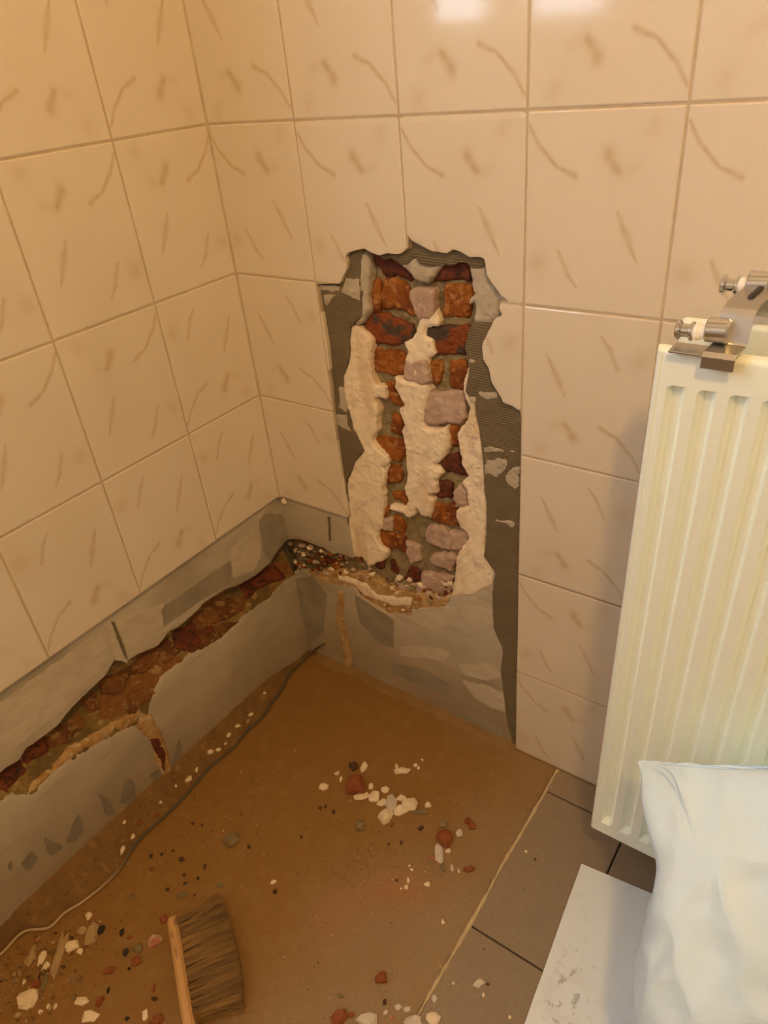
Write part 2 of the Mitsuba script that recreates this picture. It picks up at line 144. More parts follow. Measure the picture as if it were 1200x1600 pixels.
DEBRIS = [
    (350, -266, 49, 49, 'brick', 'largest red brick lump, above the cream plaster chips on the floor'),
    (315, -224, 19, 20, 'dark', 'dark brown lump just behind the largest red brick lump'),
    (335, -213, 15, 34, 'plaster', 'slim tan plaster sliver behind the largest red brick lump'),
    (291, -301, 24, 17, 'plaster', 'lone cream plaster chip left of the largest red brick lump'),
    (294, -257, 11, 9, 'plaster', 13),
    (310, -264, 9, 14, 'plaster', 13),
    (377, -245, 12, 17, 'plaster', 'small oval cream chip standing clear beside the largest red brick lump'),
    (375, -275, 33, 16, 'plaster', 'long cream plaster chip touching the largest red brick lump'),
    (399, -263, 24, 23, 'plaster', 3),
    (407, -237, 16, 14, 'plaster', 3),
    (421, -266, 21, 15, 'plaster', 3),
    (438, -255, 21, 30, 'shard', 'greyish chip in the centre of the cream plaster heap'),
    (449, -236, 20, 14, 'plaster', 3),
    (473, -238, 29, 28, 'plaster', 'largest flat cream chip, at the end of the cream heap beside the curved olive piece'),
    (463, -261, 31, 17, 'plaster', 'long cream chip lying across the front of the cream heap beside the pointed flake'),
    (444, -290, 28, 35, 'plaster', 'bright pointed plaster flake at the front of the cream heap'),
    (498, -242, 36, 11, 'mortar', 'curved olive mortar piece at the right end of the cream heap'),
    (506, -220, 13, 12, 'plaster', 'small cream chip at the far tip of the curved olive mortar piece'),
    (396, -175, 8, 19, 'plaster', 12),
    (413, -178, 27, 14, 'plaster', 'crumbly tan plaster clump behind the cream heap'),
    (429, -150, 9, 9, 'plaster', 12),
    (439, -153, 9, 9, 'plaster', 12),
    (435, -131, 7, 7, 'plaster', 12),
    (411, -332, 23, 25, 'mortar', 'olive ring-shaped mortar piece in front of the red brick lump'),
    (316, -344, 9, 7, 'dark', 7),
    (324, -335, 6, 6, 'dark', 7),
    (346, -336, 9, 9, 'dark', 7),
    (520, -272, 11, 9, 'dark', 7),
    (504, -318, 6, 7, 'dark', 7),
    (485, -335, 5, 6, 'dark', 7),
    (467, -298, 6, 6, 'brick', 7),
    (553, -242, 18, 16, 'mortar', 'grey olive mortar chip behind the smaller red lump'),
    (576, -268, 30, 32, 'brick', 'smaller red brick lump beside the long pale flake'),
    (577, -297, 18, 44, 'shard', 'long pale flake leaning at the smaller red lump'),
    (600, -318, 12, 18, 'mortar', 'olive chip at the tip of the long pale flake'),
    (592, -241, 14, 16, 'shard', 'pinkish chip right of the smaller red lump'),
    (593, -208, 15, 12, 'brick', 4),
    (606, -213, 15, 17, 'brick', 4),
    (592, -285, 11, 11, 'plaster', 'round pale crumb beside the long pale flake, below the smaller red lump'),
    (581, -312, 12, 10, 'mauve', 14),
    (571, -312, 9, 9, 'mauve', 14),
    (616, -309, 7, 17, 'shard', 15),
    (630, -309, 4, 10, 'plaster', 15),
    (645, -296, 19, 13, 'brick', 4),
    (562, -388, 8, 8, 'plaster', 6),
    (558, -375, 6, 12, 'plaster', 6),
    (593, -362, 10, 9, 'plaster', 'squarish pale crumb, largest of the crumbs below the smaller debris heap'),
    (552, -354, 7, 6, 'plaster', 6),
    (555, -395, 4, 5, 'plaster', 6),
    (539, -386, 6, 5, 'dark', 7),
    (544, -349, 6, 5, 'plaster', 6),
    (653, -406, 8, 9, 'plaster', 'lone cream crumb left of the pale floor line'),
    (613, -542, 19, 20, 'brick', 'lone red brick chip above the grey shards'),
    (590, -627, 29, 21, 'brick', 'red brick chunk at the bottom edge left of the grey shards'),
    (603, -614, 10, 8, 'brick', 'small red crumb touching the red chunk at the bottom edge'),
    (632, -604, 37, 25, 'shard', 'larger pale grey mortar shard at the bottom edge'),
    (638, -568, 8, 8, 'dark', 10),
    (648, -580, 8, 8, 'shard', 10),
    (660, -562, 12, 10, 'shard', 10),
    (675, -556, 14, 9, 'shard', 10),
    (661, -581, 9, 7, 'mauve', 10),
    (694, -567, 35, 17, 'shard', 'flat pale grey shard at the bottom edge, next to the cream stone'),
    (705, -520, 9, 11, 'shard', 'small oval cream crumb just behind the cream stone'),
    (718, -545, 21, 18, 'plaster', 'rounded cream stone-like plaster lump at the bottom edge'),
    (755, -460, 19, 13, 'shard', 'whitish chip on the grey tiles near the white sheet'),
    (768, -452, 6, 5, 'dark', 11),
    (769, -470, 5, 8, 'plaster', 11),
    (719, -482, 5, 4, 'plaster', 11),
    (820, -476, 5, 7, 'plaster', 11),
    (741, -211, 4, 6, 'dark', 11),
    (720, -206, 6, 6, 'plaster', 11),
    (570, -601, 10, 8, 'mortar', 'small olive crumb above the red chunk at the bottom edge'),
    (205, -495, 31, 30, 'mortar', 'dark leaf-shaped mortar splinter on bare floor above the brush'),
    (109, -513, 6, 8, 'dark', 2),
    (130, -506, 5, 6, 'dark', 2),
    (182, -443, 4, 5, 'dark', 2),
    (248, -488, 7, 8, 'dark', 2),
    (325, -415, 5, 5, 'dark', 2),
    (151, -581, 10, 10, 'dark', 2),
    (91, -609, 7, 9, 'dark', 2),
    (107, -595, 6, 6, 'dark', 2),
    (121, -577, 5, 6, 'dark', 2),
    (114, -627, 12, 8, 'brick', 2),
    (202, -566, 5, 14, 'dark', 2),
    (180, -600, 6, 7, 'dark', 2),
    (208, -590, 7, 8, 'dark', 2),
    (195, -610, 8, 6, 'dark', 2),
    (174, -637, 8, 7, 'dark', 2),
    (227, -616, 4, 4, 'dark', 2),
    (207, -629, 22, 11, 'mortar', 'olive mortar bit left of the tip of the bristles'),
    (256, -576, 17, 11, 'mortar', 'olive mortar bit right at the tip of the bristles'),
    (340, -516, 11, 8, 'plaster', 'lone cream crumb right of the bristle tip'),
    (356, -528, 9, 9, 'dark', 'lone dark crumb right of the bristle tip'),
    (214, -679, 16, 13, 'brick', 'red brown chip beside the end of the wooden brush'),
    (229, -714, 32, 24, 'mauve', 'pink and red brick flake left of the wooden brush'),
    (230, -756, 17, 18, 'brick', 'oval red brick chip below the pink brick flake'),
    (200, -757, 9, 16, 'black', 9),
    (164, -738, 9, 13, 'black', 9),
    (128, -757, 14, 17, 'black', 'black square lump right of the tan shards'),
    (214, -739, 18, 19, 'mortar', 'grey olive sliver beside the pink brick flake'),
    (200, -793, 24, 12, 'brick', 'jagged brown brick piece between the oval red chip and the cream chips'),
    (227, -771, 5, 6, 'black', 9),
    (225, -814, 6, 12, 'black', 9),
    (227, -833, 13, 17, 'brick', 'dark red lump beside two cream chips'),
    (288, -823, 8, 7, 'black', 9),
    (312, -803, 13, 15, 'plaster', 'cream chip touching the red chunk below the brush'),
    (335, -797, 25, 16, 'brick', 'red brick chunk at the bottom edge beside the brush handle'),
    (290, -768, 6, 13, 'brick', 5),
    (305, -778, 10, 8, 'dark', 5),
    (265, -702, 10, 9, 'brick', 'small brown crumb close beside the wooden side of the brush'),
    (125, -686, 9, 13, 'mortar', 5),
    (184, -736, 10, 7, 'brick', 5),
    (243, -649, 4, 10, 'dark', 5),
    (99, -829, 16, 91, 'sand', 'tall tan mortar splinter leaning over the bottom left rubble'),
    (57, -857, 17, 46, 'sand', 'upright brown mortar slab left of the tall splinter'),
    (75, -846, 11, 29, 'plaster', 'pale splinter between the brown slab and tall splinter'),
    (95, -852, 13, 16, 'plaster', 'pale block at the foot of the pale splinter'),
    (117, -901, 33, 31, 'plaster', 'big rounded cream lump in the bottom left corner'),
    (118, -869, 10, 30, 'mortar', 'thin olive splinter right of the big cream lump'),
    (84, -753, 12, 15, 'plaster', 'cream pebble near the cable above the tan shards'),
    (120, -773, 25, 32, 'sand', 'triangular tan mortar shard left of the black square lump'),
    (98, -778, 17, 16, 'sand', 'small tan shard left of the triangular tan shard'),
    (105, -806, 27, 20, 'plaster', 'pale perforated plaster bit right of the tall splinter'),
    (126, -802, 13, 10, 'plaster', 8),
    (199, -849, 23, 14, 'plaster', 'brick-shaped cream chip right of the big cream lump'),
    (232, -856, 30, 20, 'plaster', 'flat cream chip at the bottom left, below the brick-shaped chip'),
    (124, -924, 11, 9, 'sand', 8),
    (153, -900, 9, 8, 'plaster', 8),
    (167, -880, 6, 10, 'plaster', 8),
    (157, -888, 6, 10, 'plaster', 8),
    (106, -880, 16, 14, 'brick', 8),
    (159, -840, 8, 12, 'mortar', 5),
    (69, -896, 6, 7, 'plaster', 8),
    (85, -888, 7, 8, 'plaster', 8),
    (16, -284, 18, 13, 'plaster', 1),
    (16, -314, 14, 11, 'plaster', 1),
    (23, -333, 7, 9, 'plaster', 1),
    (14, -371, 17, 14, 'plaster', 1),
    (22, -354, 13, 11, 'plaster', 1),
    (21, -419, 8, 19, 'plaster', 1),
    (24, -445, 15, 15, 'plaster', 1),
    (16, -476, 8, 8, 'plaster', 1),
    (18, -520, 8, 10, 'plaster', 1),
    (27, -602, 9, 15, 'plaster', 1),
    (33, -633, 9, 22, 'plaster', 1),
    (3, -598, 8, 11, 'plaster', 1),
    (17, -240, 12, 11, 'plaster', 1),
    (-4, -177, 9, 8, 'plaster', 1),
    (21, -256, 9, 13, 'sand', 1),
    (18, -577, 10, 11, 'brick', 1),
    (30, -542, 9, 8, 'brick', 1),
]
# ---------------------------------------------------------------- materials
def grit(f, a=1.0): return proc(lambda p, n, uv: a * fbm(p.x * f - p.y * f * .9, p.z * f + p.y * f * .4, p.x * f * .3 + p.y * f * .7))
def rgb(*c): return {'type': 'rgb', 'value': list(c)}
def mat(name, base, rough=0.6, spec=0.4, metallic=0.0, bump=None, bs=1.0, **kw):
    b = {'type': 'principled', 'base_color': rgb(*base) if isinstance(base, (tuple, list)) else base, 'roughness': rough, 'metallic': metallic, **kw}
    if not metallic: b['specular'] = spec
    if bump is not None: b = {'type': 'bumpmap', 'arbitrary': bump, 'scale': bs, 'bsdf': b}
    scene[name] = {'type': 'twosided', 'bsdf': b}

def seg(u, v, a, b, w0, w1):
    """soft stroke from a to b, half widths w0, w1"""
    dx, dy = b[0] - a[0], (b[1] - a[1]) * 1.25
    px, py = u - a[0], (v - a[1]) * 1.25
    t = dr.clip((px * dx + py * dy) / (dx * dx + dy * dy), 0, 1)
    d = dr.sqrt(dr.square(px - t * dx) + dr.square(py - t * dy))
    return dr.exp(-dr.square(d / (w0 + (w1 - w0) * t)))
def blob(u, v, c, rx, ry, s):
    a, b = (u - c[0]), (v - c[1]) * 1.25
    x, y = a * 0.75 - b * 0.66, a * 0.66 + b * 0.75
    return s * dr.exp(-dr.square(x / rx) - dr.square(y / ry))
def tile_color(p, n, uv):
    u0, v0 = uv.x, uv.y
    k = dr.floor(u0 * 0.1 + 1e-4)                   # which print (whole tens of u), offsets the drift of the veins
    u = u0 - 10 * k
    v = v0
    w = (noise(u * 9 + 3, v * 9, 1.5) - 0.5) * 0.05
    uu, vv = u + w, v - w
    s = dr.maximum(dr.maximum(0.8 * seg(uu, vv, (0.02, .93), (0.10, .828), .012, .017), 0.8 * seg(uu, vv, (.10, .828), (.217, .74), .017, .014)), 0.8 * seg(uu, vv, (.217, .74), (.345, .695), .014, .021))
    s = dr.maximum(s, 0.85 * seg(uu, vv, (.55, .80), (.63, .71), .045, .03))
    s = dr.maximum(s, 0.8 * dr.maximum(seg(uu, vv, (.64, .53), (.705, .426), .012, .028), seg(uu, vv, (.705, .426), (.80, .28), .03, .008)))
    s = dr.maximum(s, 0.75 * dr.maximum(seg(uu, vv, (.26, .31), (.331, .193), .016, .02), seg(uu, vv, (.331, .193), (.395, .13), .02, .01)))
    s = s + blob(uu, vv, (.103, .24), .07, .08, .4) + blob(uu, vv, (.82, .92), .06, .08, .35) + blob(uu, vv, (.7, .72), .04, .09, .3)
    s = s * (0.75 + 0.5 * noise(u * 22, v * 22, 4.0))
    cl = fbm(p.x * 6 + p.y * 6, p.z * 6, 2.0)
    return mix(mix([.70, .635, .545], [.665, .59, .48], cl), [.44, .315, .155], dr.clip(s * 0.60, 0, 1))
mat('tile_glaze', proc(tile_color), 0.09, 0.5)
mat('tile_body', (.70, .60, .47), 0.7)
mat('grout', proc(lambda p, n, uv: mix([.54, .45, .33], [.42, .33, .225], fbm(p.x * 40 + p.y * 40, p.z * 40, 1.0))), 0.8)
mat('adhesive', proc(lambda p, n, uv: mix([.145, .110, .062], [.195, .155, .095], fbm(p.x * 30 + p.y * 30, p.z * 60, 3.0)) * (0.9 + 0.1 * dr.sin((p.z + 0.05 * p.x) * 1400))), 0.8,
    bump=proc(lambda p, n, uv: dr.sin((p.z + 0.05 * p.x) * 1400)), bs=0.0005)
def cement_color(p, n, uv):
    q = p.x - p.y
    a = fbm(q * 7, p.z * 9, 5.0); big = fbm(q * 3.1 + 2.0, p.z * 5 + 1.0, 8.0)
    streak = fbm(q * 9 + 8, p.z * 60 + q * 3, 2.0)
    c = mix([.46, .415, .335], [.345, .305, .235], smoothstep(.35, .7, a))
    c = mix(c, [.31, .265, .20], 0.28 * smoothstep(.55, .8, streak))
    c = c * (.80 + .42 * big)
    dusty = smoothstep(.30, .02, p.z + 0.1 * (a - .5))
    return mix(c, [.27, .19, .105], 0.6 * dusty)       # brown building dust settled on the lower part
mat('cement', proc(cement_color), 0.75, bump=grit(120), bs=0.0016)
mat('cement_smudge', proc(lambda p, n, uv: mix([.25, .215, .165], [.17, .145, .105], fbm(p.x * 60 - p.y * 60, p.z * 60, 5.0))), 0.8)
mat('cement_light', proc(lambda p, n, uv: mix([.55, .49, .40], [.43, .375, .29], fbm(p.x * 40 - p.y * 40, p.z * 90, 5.0))), 0.8)
mat('cement_dark', proc(lambda p, n, uv: mix([.33, .29, .22], [.22, .19, .14], fbm(p.x * 30 - p.y * 30, p.z * 30, 5.0))), 0.8)
def gypsum_color(p, n, uv):
    q = p.x - p.y
    a = fbm(q * 35, p.z * 9, 4.0); b = fbm(q * 60, p.z * 60, 9.0)
    c = mix([.80, .70, .55], [.70, .56, .40], smoothstep(.45, .75, a))
    return mix(c, [.60, .50, .42], 0.7 * smoothstep(.6, .8, b))
mat('gypsum', proc(gypsum_color), 0.85, bump=grit(170), bs=0.004)
mat('gypsum_grey', proc(lambda p, n, uv: mix([.52, .46, .37], [.36, .32, .26], fbm(p.x * 50 - p.y * 50, p.z * 50, 2.0))), 0.85, bump=grit(150), bs=.004)
def masonry(c0, c1, c2, f=45.0):
    def fn(p, n, uv):
        q = p.x - p.y
        a = fbm(q * f, p.z * f * .5, 7.0); b = fbm(q * 120, p.z * 120, 3.0)
        return mix(mix(c0, c1, smoothstep(.3, .7, a)), c2, smoothstep(.55, .78, b))
    return proc(fn)
mat('brick_orange', masonry([.30, .095, .011], [.165, .045, .009], [.36, .16, .05]), 0.85, bump=grit(190), bs=0.006)
mat('brick_dark', masonry([.095, .024, .012], [.15, .038, .014], [.05, .018, .012]), 0.85, bump=grit(190), bs=0.006)
def burnt_color(p, n, uv):
    a = fbm(p.x * 45, p.z * 25, 7.0); s = smoothstep(.46, .56, fbm(p.x * 24 + 3.3, p.z * 30 + 1.2, 2.0))
    return mix(mix([.25, .065, .014], [.15, .034, .010], a), [.05, .04, .03], s * .9)
mat('brick_burnt', proc(burnt_color), 0.8, bump=grit(190), bs=0.006)
mat('brick_brown', masonry([.185, .075, .021], [.115, .045, .013], [.25, .145, .055]), 0.9, bump=grit(190), bs=0.006)
mat('brick_mauve', masonry([.47, .35, .29], [.40, .28, .225], [.52, .42, .34]), 0.85, bump=grit(190), bs=0.003)
mat('mortar', masonry([.26, .205, .105], [.19, .145, .075], [.30, .25, .16]), 0.9, bump=grit(190), bs=0.006)
def chase_color(p, n, uv):
    q = p.x - p.y
    a = fbm(q * 14, p.z * 22, 7.0); b = fbm(q * 70, p.z * 70, 3.0)
    c = mix([.235, .155, .050], [.145, .095, .032], smoothstep(.35, .65, a))
    c = mix(c, [.225, .095, .027], smoothstep(.55, .66, fbm(q * 11 + 5, p.z * 18, 1.0)))
    return mix(c, [.35, .235, .10], smoothstep(.6, .8, b))
mat('chase_fill', proc(chase_color), 0.95, bump=grit(170), bs=0.008)
mat('lip_orange', masonry([.46, .30, .13], [.36, .20, .07], [.52, .40, .24]), 0.9, bump=grit(190), bs=0.006)
def seg_line(x, y, pts, w):
    out = None
    for (ax, ay), (bx, by) in zip(pts[:-1], pts[1:]):
        dx, dy = bx - ax, by - ay
        t = dr.clip(((x - ax) * dx + (y - ay) * dy) / (dx * dx + dy * dy + 1e-12), 0, 1)
        d = dr.square(x - ax - t * dx) + dr.square(y - ay - t * dy)
        out = d if out is None else dr.minimum(out, d)
    return dr.exp(-out / (w * w))
MM = lambda pts: [(x / 1000, y / 1000) for x, y in pts]
def screed_color(p, n, uv):
    x, y = p.x, p.y
    a = fbm(x * 5, y * 5, 1.0); b = fbm(x * 45, y * 45, 2.0); c_ = noise(x * 400, y * 400, 1.0)
    # dust lies thick towards the two walls and thins out towards the pale line
    t = smoothstep(.25, .72, x + 0.35 * (a - .5) - 0.18 * smoothstep(-.55, -.1, y) + .08 * smoothstep(-.5, -.9, y))
    c = mix([.235, .120, .030], [.265, .190, .110], t)
    c = mix(c, [.30, .19, .075], .22 * smoothstep(.5, .8, b))
    red = dr.exp(-dr.square((x - .55) / .07) - dr.square((y + .40 - .4 * (x - .55)) / .045)) + .7 * dr.exp(-dr.square((x - .47) / .05) - dr.square((y + .50) / .08))
    c = mix(c, [.30, .155, .07], dr.clip(red, 0, 1) * (.35 + .7 * smoothstep(.35, .6, a)))
    c = c * (.93 + .14 * c_)
    mk = dr.maximum(seg_line(x, y, MM(TRACE['scribble']), .0016), .6 * seg_line(x, y, MM(TRACE['scratch']), .002))
    return mix(c, [.15, .095, .045], .45 * dr.clip(mk, 0, 1))
mat('screed', proc(screed_color), 0.8)
def floor_tile_color(p, n, uv):
    a = fbm(p.x * 6, p.y * 6, 3.0); c_ = noise(p.x * 500, p.y * 500, 1.0); b = fbm(p.x * 40, p.y * 40, 2.0)
    c = mix([.225, .175, .125], [.26, .20, .14], a)
    c = mix(c, [.27, .20, .125], .5 * smoothstep(.85, .66, p.x + .2 * (b - .5)))
    return c * (.92 + .16 * c_)
mat('floor_tile_glaze', proc(floor_tile_color), 0.55, 0.4)
mat('floor_grout', (.12, .09, .062), 0.9)
mat('sealant', proc(lambda p, n, uv: mix([.62, .50, .31], [.40, .30, .17], fbm(p.x * 80, p.y * 30, 3.0))), 0.7)
mat('rubble', proc(lambda p, n, uv: mix(mix([.21, .115, .038], [.14, .075, .026], fbm(p.x * 30, p.y * 30, 3.0)), [.23, .135, .05], smoothstep(.6, .85, fbm(p.x * 90, p.y * 90, 7.0)))), 0.95)
mat('dust', proc(lambda p, n, uv: mix([.27, .165, .065], [.20, .115, .042], fbm(p.x * 30, p.y * 30, 3.0))), 0.95)
mat('plaster_chip', proc(lambda p, n, uv: mix([.78, .67, .50], [.62, .50, .34], fbm(p.x * 90, p.y * 90, p.z * 90))), 0.85)
mat('shard_grey', proc(lambda p, n, uv: mix([.60, .54, .46], [.46, .40, .33], fbm(p.x * 60, p.y * 60, p.z * 60))), 0.8)
mat('chip_red', proc(lambda p, n, uv: mix([.27, .085, .028], [.19, .055, .02], fbm(p.x * 90, p.y * 90, p.z * 90))), 0.9)
mat('chip_mauve', proc(lambda p, n, uv: mix([.36, .14, .085], [.50, .36, .27], smoothstep(.4, .6, fbm(p.x * 60, p.y * 60, p.z * 60)))), 0.9)
mat('chip_olive', proc(lambda p, n, uv: mix([.13, .095, .042], [.24, .185, .095], fbm(p.x * 90, p.y * 90, p.z * 90))), 0.9)
mat('chip_dark', (.075, .042, .02), 0.9)
mat('chip_black', (.03, .026, .02), 0.85)
mat('chip_sand', proc(lambda p, n, uv: mix([.46, .32, .16], [.30, .20, .09], fbm(p.x * 60, p.y * 60, p.z * 60))), 0.9)
mat('radiator_paint', (.82, .89, .83), 0.28, 0.5)
mat('radiator_fins', (.55, .50, .38), 0.5)
mat('chrome', (.72, .71, .69), 0.14, metallic=1.0)
mat('steel', (.55, .53, .50), 0.28, metallic=1.0)
mat('slot_dark', (.03, .028, .026), 0.6)
mat('white_plastic', (.82, .80, .76), 0.35)
def weave(p):
    return dr.sin((p.x + .3 * p.y) * 1900) * dr.sin((p.z * .9 + .5 * p.y) * 1900)
mat('sack_cloth', proc(lambda p, n, uv: mix([.61, .79, .97], [.56, .73, .90], smoothstep(.4, .7, fbm(p.x * 9, p.y * 9, p.z * 9)))), 0.38, 0.5,
    bump=proc(lambda p, n, uv: weave(p)), bs=0.00018)
def paper_color(p, n, uv):
    a = fbm(p.x * 30, p.y * 30, 6.0); b = fbm(p.x * 90, p.y * 90, 2.0)
    near = dr.exp(-dr.square((p.x - .885) / .03) - dr.square((p.y + .40) / .07))
    return mix([.70, .78, .87], [.33, .33, .32], dr.clip(near * smoothstep(.56, .72, fbm(p.x * 170, p.y * 120, 4.0) * .6 + b * .4) * .9 + .10 * smoothstep(.6, .8, a), 0, 1))
mat('paper', proc(paper_color), 0.6, 0.3)
def wood_color(p, n, uv):
    s = (p.x * .85 - p.y * .52); r = p.x * .52 + p.y * .85
    g = fbm(s * 6, r * 180, p.z * 180)
    return mix(mix([.60, .36, .15], [.44, .24, .085], g), [.20, .09, .03], .75 * smoothstep(.52, .72, fbm(s * 26, r * 60, 3.0)))
mat('brush_wood', proc(wood_color), 0.55)
mat('bristle', proc(lambda p, n, uv: mix([.25, .135, .036], [.125, .064, .017], smoothstep(.2, .8, noise((p.x * .842 - p.y * .540) * 260, (p.x * .54 + p.y * .842) * 14, p.z * 120)))), 0.6, 0.3)
mat('cable_sheath', proc(lambda p, n, uv: mix([.09, .075, .055], [.40, .30, .19], smoothstep(-.60, -.76, p.y))), 0.6)
mat('paint', (.44, .41, .37), 0.8)
mat('ceiling_paint', (.42, .40, .36), 0.9)
mat('frame_white', (.82, .82, .80), 0.35)
mat('door_wood', (.62, .50, .36), 0.5)
mat('wall_core', (.22, .18, .12), 0.95)

# ---------------------------------------------------------------- helpers
def key_for(base):
    if base not in scene and base not in labels: return base
    n = 1
    while f'{base}_{n:03d}' in scene or f'{base}_{n:03d}' in labels: n += 1
    return f'{base}_{n:03d}'
def add(base, mesh, m, smooth=False, label=None, cat=None, group=None, kind=None, **kw):
    k = key_for(base)
    scene[k] = ply(mesh, m, smooth=smooth, **kw)
    d = {n: v for n, v in (('label', label), ('category', cat), ('group', group), ('kind', kind)) if v}
    if d: labels[k] = d
    return k
def thing(base, label, cat, group=None, kind=None):
    k = key_for(base)
    labels[k] = {n: v for n, v in (('label', label), ('category', cat), ('group', group), ('kind', kind)) if v}
    return k
def bx(x0, x1, y0, y1, z0, z1):
    b = trimesh.creation.box(extents=(x1 - x0, y1 - y0, z1 - z0)); b.apply_translation(((x0 + x1) / 2, (y0 + y1) / 2, (z0 + z1) / 2)); return b
def rbox(x0, x1, y0, y1, z0, z1, r=.002):
    """box with rounded edges"""
    s = manifold3d.Manifold.sphere(r, 8)
    return manifold3d.Manifold.batch_hull([s.translate((x, y, z)) for x in (x0 + r, x1 - r) for y in (y0 + r, y1 - r) for z in (z0 + r, z1 - r)])
cat = trimesh.util.concatenate
def nz(a, b, f, seed): return meshkit.noise(np.stack([np.asarray(a) * f, np.asarray(b) * f, np.full(np.shape(a), seed * 1.37)], -1), seed) - .5
def nf(a, b, f, seed, o=3): return meshkit.fbm(np.stack([np.asarray(a) * f, np.asarray(b) * f, np.full(np.shape(a), seed * 1.37)], -1), o, seed) - .5
BACK = lambda a, b, d: np.stack([a, d, b], -1)       # a=x, b=z, d=depth into the wall
LEFT = lambda a, b, d: np.stack([-d, a, b], -1)      # a=y, b=z
FLOOR = lambda a, b, d: np.stack([a, b, -d], -1)     # a=x, b=y
NORMAL = {id(BACK): (0, -1, 0), id(LEFT): (1, 0, 0), id(FLOOR): (0, 0, 1)}
def polys(g):
    return [q for q in getattr(g, 'geoms', [g]) if isinstance(q, Polygon) and q.area > 1e-7]
def slab(poly, plane, front, back, res=.006, rough=.0, seed=0, edge=.0, ew=.006):
    """a layer of the given outline: its front is a relief front(a, b) of depths, its rim goes back to the depth back"""
    out = []
    for g in polys(poly):
        pts = []
        for ring in [g.exterior] + list(g.interiors):
            n = max(8, int(ring.length / res))
            q = np.array([ring.interpolate(i / n, normalized=True).coords[0] for i in range(n)])
            if rough:
                q = q + rough * np.stack([nf(q[:, 0], q[:, 1], 120, seed + 1), nf(q[:, 0], q[:, 1], 120, seed + 2)], 1) * 2
            pts.append(q)
        g2 = Polygon(pts[0], [h for h in pts[1:] if len(h) > 3]).buffer(0)
        a0, b0, a1, b1 = g2.bounds
        A, Bg = np.meshgrid(np.arange(a0, a1 + res, res), np.arange(b0, b1 + res, res * .87))
        A = A + (np.arange(A.shape[0])[:, None] % 2) * res * .5
        q = np.stack([A.ravel(), Bg.ravel()], 1)
        inner = g2.buffer(-res * .45)
        if not inner.is_empty: pts.append(q[shapely.contains_xy(inner, q[:, 0], q[:, 1])])
        P = np.vstack(pts)
        t = Delaunay(P).simplices
        c = P[t].mean(1)
        t = t[shapely.contains_xy(g2, c[:, 0], c[:, 1])]
        if not len(t): continue
        u, v = P[t[:, 1]] - P[t[:, 0]], P[t[:, 2]] - P[t[:, 0]]
        cr = u[:, 0] * v[:, 1] - u[:, 1] * v[:, 0]
        t = t[np.abs(cr) > 1e-12]; cr = cr[np.abs(cr) > 1e-12]
        t[cr < 0] = t[cr < 0][:, ::-1]
        d = np.broadcast_to(front(P[:, 0], P[:, 1]) if callable(front) else front, (len(P),)).astype(float).copy()
        if edge:
            dist = shapely.distance(shapely.points(P), g2.boundary)
            d += edge * np.clip(1 - dist / ew, 0, 1) ** 2
        d = np.minimum(d, back - .0005)
        e = np.sort(np.vstack([t[:, [0, 1]], t[:, [1, 2]], t[:, [2, 0]]]), 1)
        ed = np.vstack([t[:, [0, 1]], t[:, [1, 2]], t[:, [2, 0]]])
        _, inv, cnt = np.unique(e, axis=0, return_inverse=True, return_counts=True)
        rim = ed[cnt[inv.ravel()] == 1]
        n = len(P)
        V = np.vstack([plane(P[:, 0], P[:, 1], d), plane(P[:, 0], P[:, 1], np.full(n, back))])
        F = np.vstack([t, np.stack([rim[:, 0], rim[:, 0] + n, rim[:, 1]], 1), np.stack([rim[:, 1], rim[:, 0] + n, rim[:, 1] + n], 1)])
        m = trimesh.Trimesh(V, F, process=False)
        fn = np.cross(V[t[0, 1]] - V[t[0, 0]], V[t[0, 2]] - V[t[0, 0]])
        if fn @ np.array(NORMAL[id(plane)]) < 0: m.invert()
        m.remove_unreferenced_vertices()
        out.append(m)
    return cat(out) if out else None
def tr(name): return [(x / 1000, y / 1000) for x, y in TRACE[name]]
def P_(name, grow=0.0):
    g = Polygon(tr(name)).buffer(0)
    return g.buffer(grow) if grow else g
def tube(path, r, n=8):
    path = np.asarray(path, float); rings = []
    tang = np.gradient(path, axis=0); tang /= np.linalg.norm(tang, axis=1, keepdims=True)
    up = np.array([0, 0, 1.0])
    for p, t in zip(path, tang):
        s = np.cross(t, up); s = s / np.linalg.norm(s) if np.linalg.norm(s) > 1e-3 else np.array([1.0, 0, 0]); w = np.cross(s, t)
        a = np.arange(n) * 2 * np.pi / n
        rings.append(p + r * (np.cos(a)[:, None] * s + np.sin(a)[:, None] * w))
    k = len(path); V = np.vstack(rings + [[path[0]], [path[-1]]]); F = []
    for i in range(k - 1):
        for j in range(n):
            a, b = i * n + j, i * n + (j + 1) % n
            F += [(a, b, b + n), (a, b + n, a + n)]
    for j in range(n): F += [(k * n, (j + 1) % n, j), (k * n + 1, (k - 1) * n + j, (k - 1) * n + (j + 1) % n)]
    m = trimesh.Trimesh(V, F, process=False); m.fix_normals(); return m
def spline(pts, k=8):
    from scipy.interpolate import CubicSpline
    pts = np.asarray(pts, float); s = np.r_[0, np.cumsum(np.linalg.norm(np.diff(pts, axis=0), axis=1))]
    return CubicSpline(s, pts)(np.linspace(0, s[-1], (len(pts) - 1) * k + 1))
def lathe_x(profile, at, n=24):
    """turned piece about the x direction; profile of (x, radius)"""
    m = trimesh.creation.revolve(np.array([(max(r, 1e-5), x) for x, r in profile]), sections=n)
    m.apply_transform([[0, 0, 1, at[0]], [1, 0, 0, at[1]], [0, 1, 0, at[2]], [0, 0, 0, 1]]); m.fix_normals(); return m

